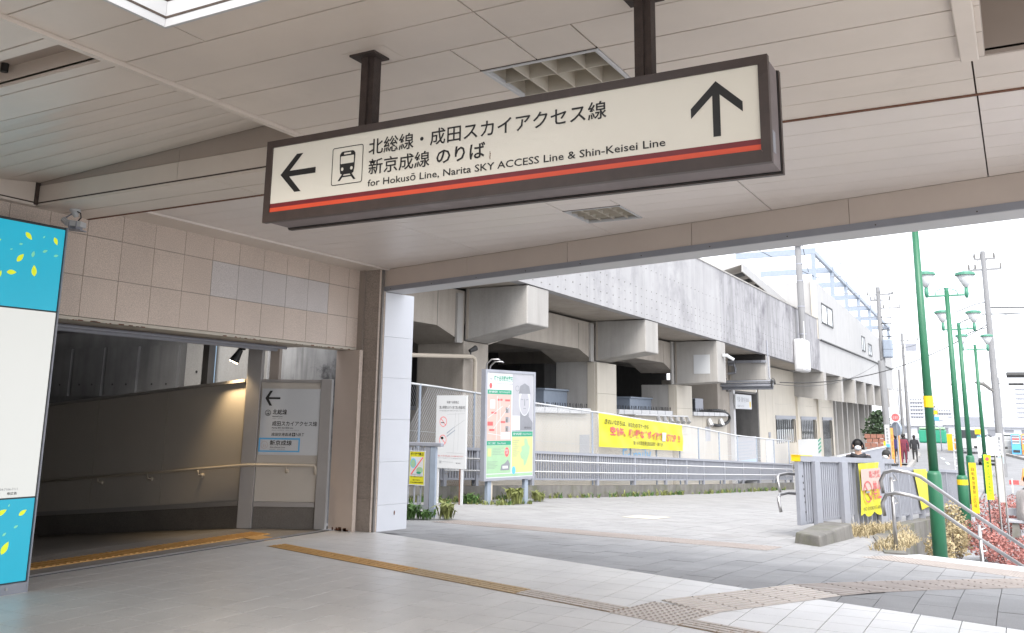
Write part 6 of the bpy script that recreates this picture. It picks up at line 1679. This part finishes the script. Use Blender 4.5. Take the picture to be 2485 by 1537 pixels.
# ---------------------------------------------------------------- vehicles
def car(x, y, z, rot, label, m="carw", L_=3.6, W_=1.5, H_=1.65, van=True, group=None):
    t = thing("parked_car", label, "car", (x, y, z), group)
    Mx = Matrix.Translation((x, y, z)) @ Matrix.Rotation(rot, 4, 'Z')
    def lk(mb, n, mm, sm=False, bev=0):
        q_ = mb.mesh(n, sm); q_.transform(Mx); return link(n, q_, mm, t, bev=bev)
    hw = W_ / 2
    if van: prof = [(-L_ / 2, .30), (L_ / 2, .30), (L_ / 2, .75), (L_ / 2 - .12, .92), (L_ / 2 - .62, 1.0), (L_ / 2 - 1.12, H_ - .04), (L_ / 2 - 1.3, H_), (-L_ / 2 + .1, H_), (-L_ / 2, H_ - .1)]
    else: prof = [(-L_ / 2, .32), (L_ / 2, .32), (L_ / 2, .65), (L_ / 2 - .2, .80), (L_ / 2 - 1.0, .92), (L_ / 2 - 1.7, H_), (-L_ / 2 + 1.0, H_), (-L_ / 2 + .3, .95), (-L_ / 2, .9)]
    lk(MB().prism([(-hw, yy, zz_) for yy, zz_ in prof], (W_, 0, 0)), "body", m, bev=.06)
    f = L_ / 2
    if van:
        lk(MB().add([(-hw + .09, f - .66, 1.03), (hw - .09, f - .66, 1.03), (hw - .15, f - 1.10, H_ - .07), (-hw + .15, f - 1.10, H_ - .07)], [(0, 1, 2, 3)]).mesh("w") and MB().add([(-hw + .09, f - .645, 1.03), (hw - .09, f - .645, 1.03), (hw - .15, f - 1.085, H_ - .07), (-hw + .15, f - 1.085, H_ - .07)], [(0, 1, 2, 3)]), "windscreen", "glassl")
    else:
        lk(MB().add([(-hw + .1, f - 1.02, .96), (hw - .1, f - 1.02, .96), (hw - .2, f - 1.66, H_ - .04), (-hw + .2, f - 1.66, H_ - .04)], [(0, 1, 2, 3)]), "windscreen", "glass")
    for s in (-1, 1):
        lk(MB().box(s * hw - .012, s * hw + .012, -f + .35, f - 1.35, 1.02, H_ - .16), "side_window", "glass")
        lk(MB().box(s * (hw - .32) - .17, s * (hw - .32) + .17, f - .04, f + .012, .62, .78), "headlight", "glassl")
        lk(MB().box(s * (hw + .1) - .09, s * (hw + .1) + .09, f - .95, f - .85, 1.0, 1.14), "mirror", "lampb", bev=.02)
        for yy in (f - .62, -f + .62):
            wh = lk(MB().tube([(s * (hw - .15), yy, .29), (s * (hw + .01), yy, .29)], .29, 18), "wheel", "tyre")
            lk(MB().tube([(s * (hw - .02), yy, .29), (s * (hw + .02), yy, .29)], .17, 12), "rim", "steel")
    lk(MB().box(-hw + .22, hw - .22, f - .02, f + .02, .50, .60), "grille", "lampb")
    lk(MB().box(-.17, .17, f + .022, f + .03, .36, .50), "number_plate", "pgl"); lk(MB().box(-hw + .03, hw - .03, f - .03, f + .014, .22, .44), "bumper", "lampb" if van else m)
    return t
car(-1.85, 66.4, -1.14, R(180 + 2), "white boxy van facing the camera behind the green lamp posts", van=True, H_=1.66, L_=3.5)
cars = [(-6.0, 128, 60, "white car parked farthest left by the green bins"), (-5.0, 112, 80, "white car with dark windows parked left of the second lamp post"), (1.5, 118, 75, "white car parked under the pale long roof"), (4.0, 121, 80, "silver white car parked rightmost under the pale long roof"), (-1.6, 116, 70, "white car partly hidden by the lamp posts")]
for x, y, a, lab in cars: car(x, y, -1.14, R(a), lab, van=False, L_=4.3, W_=1.7, H_=1.45, group="cars parked far beyond the road")
tk = thing("truck", "small white truck with a grey green box body facing the camera", "truck", (-4.2, 88, -1.1))
link("box", MB().box(-5.0, -2.9, 88.6, 92, -.5, 1.9), "galv", tk); link("cab", MB().box(-4.9, -3.0, 87, 88.5, -.75, 1.0), "poster", tk, bev=.1); link("windscreen", MB().box(-4.75, -3.15, 86.96, 86.99, .15, .8), "glass", tk)
for x in (-4.7, -3.2): link("wheel", MB().tube([(x - .1, 87.7, -.8), (x + .1, 87.7, -.8)], .34, 12), "tyre", tk)

# vending machines, block wall, barrels
for i, (x, m, lab) in enumerate(((-.55, "pblue", "blue and white vending machine, left one of the pair"), (.2, "orangep", "orange and white vending machine, right one of the pair"))):
    v = thing("vending_machine", lab, "vending machine", (x, 87.5, -1.1), "vending machines by the block wall")
    link("case", MB().box(x - .34, x + .34, 87.5, 88.2, -1.1, .55), m, v, bev=.02); link("window", MB().box(x - .28, x + .28, 87.47, 87.49, -.25, .45), "poster", v)
    for j in range(3): link("can_row", MB().box(x - .26, x + .26, 87.45, 87.465, -.15 + j * .22, -.02 + j * .22), "pink" if j % 2 else "pgrey", v)
    link("slot", MB().box(x - .25, x + .25, 87.46, 87.49, -.95, -.75), "lampb", v)
wl = thing("block_wall", "long grey block wall beyond the road left of the vending machines", "wall", (-1.5, 89, -1))
for i in range(4): link("course", MB().box(-1.7, 9, 88.6 + i * .001, 88.8, -1.15 + i * .38, -.79 + i * .38), "wallr", wl)
tt = thing("bin_group", "teal covered bins standing by the road left of the first lamp post", "bins", (-10, 125, -1.1)); link("body", MB().box(-11.3, -8.2, 125, 126, -1.15, .5), "pgreen", tt, bev=.2); link("lid", MB().box(-11.2, -8.3, 124.9, 126, .51, .75), "plg", tt, bev=.1)
dr = thing("stacked_boxes", "stack of yellow orange and white boxes at the far roadside", "boxes", (-5.6, 96, -1.1))
for i, (dx, m, h_) in enumerate(((0, "yelo", 1.5), (.7, "pgl", 1.9), (1.35, "poster", 1.5), (.35, "orangep", 1.1))): link("box", MB().box(-6.2 + dx, -5.65 + dx, 95 + i * .01, 96, -1.15, -1.15 + h_), m, dr)
for i, (x, y) in enumerate(((-.1, 46), (.5, 44), (1.1, 47))):
    b_ = thing("traffic_cone", ("orange cone nearest the wall of the van", "orange cone beside the white barrier", "orange cone rightmost at the road works")[i], "traffic cone", (x, y, -1.15))
    link("cone", MB().tube([(x, y, -1.14), (x, y, -.45)], [.16, .03], 12), "orangep", b_); link("foot", MB().box(x - .2, x + .2, y - .2, y + .2, -1.14, -1.11), "orangep", b_)
    link("band", MB().tube([(x, y, -.90), (x, y, -.78)], [.112, .09], 12), "poster", b_)
bar = thing("road_barrier", "pink and white striped road barrier lying at the right edge", "barrier", (.2, 40, -1))
for i in range(6): link("stripe", MB().seg((-.6 + i * .35, 40, -.72), (-.28 + i * .35, 40, -.72), .03, .16), "plp" if i % 2 else "pink", bar)
for x in (-.5, 1.3): link("foot", MB().seg((x, 39.8, -1.1), (x, 40, -.6), .04, .04), "poster", bar)
mk = thing("road_sign", "yellow and blue small signs on a curved arm pole above the road", "road sign", (-6.6, 92, 1)); link("post", MB().tube([(-6.5, 92, -1.15), (-6.5, 92, .9), (-6.9, 92, 1.2), (-6.9, 92, 2.7)], .05, 6), "galv", mk)
link("yellow_plate", MB().box(-7.5, -6.6, 91.9, 91.93, 2.1, 2.45), "yelo", mk); link("blue_plate", MB().box(-7.0, -6.5, 91.9, 91.93, 1.55, 1.9), "pblue", mk)
mk = thing("road_sign", "yellow and blue small signs on a low post between the lamp posts", "road sign", (-1.9, 70, 0)); link("post", MB().tube([(-2.7, 72, -1.15), (-2.7, 72, 1.0)], .04, 6), "galv", mk)
link("yellow_plate", MB().box(-2.9, -2.5, 71.9, 71.93, .65, 1.0), "yelo", mk); link("blue_plate", MB().box(-2.8, -2.3, 71.9, 71.93, .2, .55), "pblue", mk)

# ---------------------------------------------------------------- far buildings
ap = thing("apartment_block", "pale stepped apartment block far away beyond the street", "building", (-26, 332, 0))
for i, (a, b, zt) in enumerate(((-32, -27.5, 9.6), (-27.4, -24, 8.3), (-23.9, -19.5, 6.2))):
    link("wall", MB().box(a, b, 330 + i * 2, 342, -1.2, zt), "apt", ap)
    for z in range(1, int(zt / 1.15)):
        link("balcony", MB().box(a + .2, b - .2, 329.6 + i * 2, 330 + i * 2 - .01, z * 1.15 - .5, z * 1.15 + .05), "roof", ap)
        n = 5
        for j in range(n): link("window", MB().box(a + .35 + (b - a - .7) * j / n, a + .35 + (b - a - .7) * (j + .6) / n, 329.98 + i * 2 - .02, 330 + i * 2 - .005, z * 1.15 + .1, z * 1.15 + .6), "pgrey", ap)
ap2 = thing("apartment_block", "faint pale apartment block at the right edge of the photo far away", "building", (4, 300, 0))
link("wall", MB().box(-1, 9, 300, 312, -1.2, 13), "apt", ap2)
for z in range(9): link("balcony", MB().box(-.8, 8.8, 299.6, 299.98, z * 1.3 + .4, z * 1.3 + 1.0), "roof", ap2)
def shed(x0, x1, y, zt, label, rr=1.2):
    s_ = thing("long_roofed_shed", label, "building", ((x0 + x1) / 2, y, -1.2))
    link("wall", MB().box(x0, x1, y, y + 9, -1.2, zt - rr), "apt", s_)
    link("roof", MB().prism([(x0 - .4, y - .4, zt - rr + .01), (x1 + .4, y - .4, zt - rr + .01), ((x1 * .75 + x0 * .25), y - .4, zt), ((x1 * .25 + x0 * .75), y - .4, zt)], (0, 10, 0)), "roof", s_)
    for i in range(int((x1 - x0) / 2)): link("window", MB().box(x0 + .4 + i * 2, x0 + 1.5 + i * 2, y - .03, y - .005, -.4, .5), "pgrey", s_)
shed(-19, -11.5, 160, 1.9, "pale low building with hipped roof left of the first green lamp post")
shed(-12, -5.5, 166, 2.1, "pale low building with hipped roof between the green lamp posts")
shed(-4.5, 3, 140, 2.0, "long white roofed shed above the parked cars at right")
shed(2.2, 8, 165, 3.6, "grey roofed house at the far right edge", 2)
for i in range(9):
    x = -60 + i * 9; shed(x, x + 6.5, 235 + (i * 37 % 50), 1.5 + (i * 7 % 5) * .5, ("pale far house with low roof, %s along the horizon" % ["first", "second", "third", "fourth", "fifth", "sixth", "seventh", "eighth", "ninth"][i]))
bwx = thing("brick_planter", "low red brick wall and planter beyond the fins of the station", "wall", (-9, 67, -.5))
for r_ in range(5):
    for c_ in range(5): link("brick", MB().box(-9.6 + c_ * .4 + (r_ % 2) * .12, -9.24 + c_ * .4 + (r_ % 2) * .12, 68.0, 68.2, -.9 + r_ * .30, -.63 + r_ * .30), "brick", bwx)

# ---------------------------------------------------------------- plants
def leaves(c, r, n, size, name, m, parent, flatz=1.0, seed=1, vertical=False):
    rnd = random.Random(seed); k = MB()
    for i in range(n):
        while True:
            p = Vector((rnd.uniform(-1, 1), rnd.uniform(-1, 1), rnd.uniform(-1, 1)))
            if .25 < p.length < 1: break
        p = Vector((c[0] + p.x * r[0], c[1] + p.y * r[1], c[2] + p.z * r[2]))
        d = Vector((rnd.uniform(-1, 1), rnd.uniform(-1, 1), rnd.uniform(-.6, .9))).normalized(); s_ = d.cross(Vector((rnd.uniform(-1, 1), rnd.uniform(-1, 1), rnd.uniform(-1, 1)))).normalized()
        l = size * rnd.uniform(.6, 1.3); w_ = l * .28
        k.add([p, p + d * l * .5 + s_ * w_, p + d * l, p + d * l * .5 - s_ * w_], [(0, 1, 2, 3)])
    return link(name, k, m, parent, kind="stuff" if parent is None else None)
def tree(x, y, z, h, r, label, seed, m="tree"):
    t = thing("tree", label, "tree", (x, y, z))
    link("trunk", MB().tube([(x, y, z), (x + .05, y, z + h * .4), (x, y, z + h * .75)], [.12, .08, .03], 7), "bark", t)
    for i, (dx, dz, rr) in enumerate(((0, .75, 1), (-.5, .55, .7), (.45, .6, .75), (.1, .95, .6))):
        leaves((x + dx * r, y, z + h * dz), (r * rr, r * rr, r * rr * .8), 260, .28, "crown", m, t, seed=seed + i)
tree(-8.9, 69.5, -1.1, 3.0, .85, "small dark evergreen tree beyond the station fins above the red brick wall", 3)
tree(1.6, 78, -1.1, 3.6, 1.0, "dark shrub tree at the right edge above the vending machines", 13)
tree(3.5, 150, -1.1, 5.5, 2.4, "pale distant tree beside the grey roofed house", 23)
# weeds along the low wall
rnd = random.Random(5)
def tuft(k, x, y, z, n, h, spread=.5, w_=.008):
    for i in range(n):
        a = rnd.uniform(0, 6.28); l = h * rnd.uniform(.5, 1.1); sx, sy = math.cos(a), math.sin(a); bx_, by_ = x + rnd.uniform(-.03, .03), y + rnd.uniform(-.03, .03)
        tipx, tipy = bx_ + sx * l * spread, by_ + sy * l * spread; mx_, my_ = bx_ + sx * l * spread * .35, by_ + sy * l * spread * .35
        k.add([(bx_ - sy * w_, by_ + sx * w_, z), (bx_ + sy * w_, by_ - sx * w_, z), (mx_ + sy * w_, my_ - sx * w_, z + l * .65), (mx_ - sy * w_, my_ + sx * w_, z + l * .65), (tipx, tipy, z + l * .9)], [(0, 1, 2, 3), (3, 2, 4)])
k1 = MB(); k2 = MB()
for i in range(260):
    y = 16.6 + 30 * rnd.random() ** 1.5; o_ = abs(rnd.gauss(0, .12)) + .02; x = fx(y) + o_; z = pz2(x, y)
    tuft(k1 if rnd.random() < .5 else k2, x, y, z, rnd.randint(5, 12), rnd.uniform(.06, .24), .7, .010)
for i in range(120):
    x = rnd.uniform(-12.0, -10.2); y = 17.3 + rnd.random() * 1.6 + (x + 12) * .5; tuft(k1 if rnd.random() < .3 else k2, x, y, pz2(x, y), 7, rnd.uniform(.05, .15), .8, .010)
link("weeds", k1, "weed", kind="stuff"); link("weeds_dry", k2, "weedd", kind="stuff")
def weed_plant(x, y, z, n, h, label, m="weed", wide=.9):
    t = thing("weed_plant", label, "plant", (x, y, z)); k = MB()
    for i in range(n):
        a = rnd.uniform(0, 6.28); l = h * rnd.uniform(.5, 1.1); sp = wide * rnd.uniform(.3, 1); sx, sy = math.cos(a), math.sin(a); w_ = l * .09
        bx0 = rnd.uniform(-.12, .12); by0 = rnd.uniform(-.12, .12)
        P = [Vector((x + bx0, y + by0, z)), Vector((x + bx0 + sx * l * sp * .4, y + by0 + sy * l * sp * .4, z + l * .6)), Vector((x + bx0 + sx * l * sp, y + by0 + sy * l * sp, z + l * .72 * rnd.uniform(.6, 1)))]
        sd_ = Vector((-sy, sx, 0)) * w_
        k.add([P[0], P[1] - sd_, P[2], P[1] + sd_], [(0, 1, 2, 3)])
    link("leaves", k, m, t); return t
weed_plant(-8.95, 12.75, -.19, 150, .36, "leafy green weed clump under the short railing by the column")
weed_plant(-8.75, 12.95, -.2, 80, .24, "lower leafy weed clump under the short railing nearer the post")
weed_plant(-8.55, 13.25, -.21, 70, .40, "tall yellow green grassy weed at the foot of the railing post", "weedd", .8)
weed_plant(-11.0, 18.0, -.45, 90, .32, "dark green leafy weed between the two notice boards")
weed_plant(-10.35, 19.0, -.5, 50, .55, "tall thin weed under the middle of the map board", "weedd", .5)
weed_plant(-10.75, 20.9, -.6, 60, .40, "pale green weed right of the map board legs", "weedd", .6)
# dry grass by the railing
k = MB()
for i in range(520):
    t_ = rnd.random(); a = A1 + D1 * (1.0 + t_ * 2.6) + N1 * (rnd.gauss(.16, .16)); z = pz2(a.x, a.y)
    tuft(k, a.x, a.y, z, 6, rnd.uniform(.07, .24), .9, .005)
for i in range(160):
    x = rnd.uniform(-1.95, -1.55); y = rnd.uniform(13.7, 16.5); tuft(k, x, y, pz2(x, y), 6, rnd.uniform(.06, .18), .9, .005)
link("dry_grass", k, "dry", kind="stuff")
# garden bushes
def bush(x, y, z, r, h, n, size, label, m, seed, grp=None):
    t = thing("shrub", label, "shrub", (x, y, z), grp)
    k = MB(); rr = random.Random(seed)
    for i in range(7): k.tube([(x + rr.uniform(-.3, .3) * r, y + rr.uniform(-.3, .3) * r, z), (x + rr.uniform(-.8, .8) * r, y + rr.uniform(-.8, .8) * r, z + h * rr.uniform(.5, .9))], .008, 4, False)
    link("stem", k, "bark", t)
    leaves((x, y, z + h * .55), (r, r, h * .5), n, size, "foliage", m, t, seed=seed)
names = ["nearest the stairs rail", "behind the first", "left of the bench", "right behind the bench", "beside the yellow green sign", "at the back near the notice stand", "in the middle of the bed", "farthest back in the bed", "at the right edge of the bed", "low by the handrail end"]
for i, (x, y, r_, h_) in enumerate(((-.35, 19.6, .45, .55), (-.75, 20.6, .42, .55), (-.95, 22.6, .45, .60), (-.3, 26.5, .55, .7), (-.8, 27.8, .6, .75), (-.2, 29.0, .6, .7), (-.55, 24.9, .5, .65), (.5, 28.0, .7, .7), (.15, 21.8, .5, .45), (.05, 18.4, .5, .5))):
    bush(x, y, GZ, r_, h_, 900, .065, "red leaved shrub " + names[i], "redl", 40 + i, "red leaved shrubs in the garden bed")
for i, (x, y, h_) in enumerate(((-1.45, 21.9, .95), (-1.30, 20.4, .70), (-1.52, 19.3, .60))):
    bush(x, y, GZ, .26, h_, 800, .07, ("tall straw coloured shrub right of the retaining wall", "smaller straw coloured shrub behind the first lamp post", "low straw coloured shrub at the foot of the wall")[i], "dry", 70 + i)

# small litter specks on paving
k = MB()
for i in range(90):
    x = rnd.uniform(-7, 1.5); y = rnd.uniform(8.6, 18); 
    if BY.x * x + BY.y * y < BEAM + .2 or SN.x * x + SN.y * y > SC_ - .4: continue
    z = pz2(x, y) + .003; s_ = rnd.uniform(.006, .022); k.prism([(x + s_ * math.cos(t * 1.256 + i), y + s_ * math.sin(t * 1.256 + i) * .7, z) for t in range(5)], (0, 0, .001))
link("gum_specks", k, "pgl", kind="stuff")
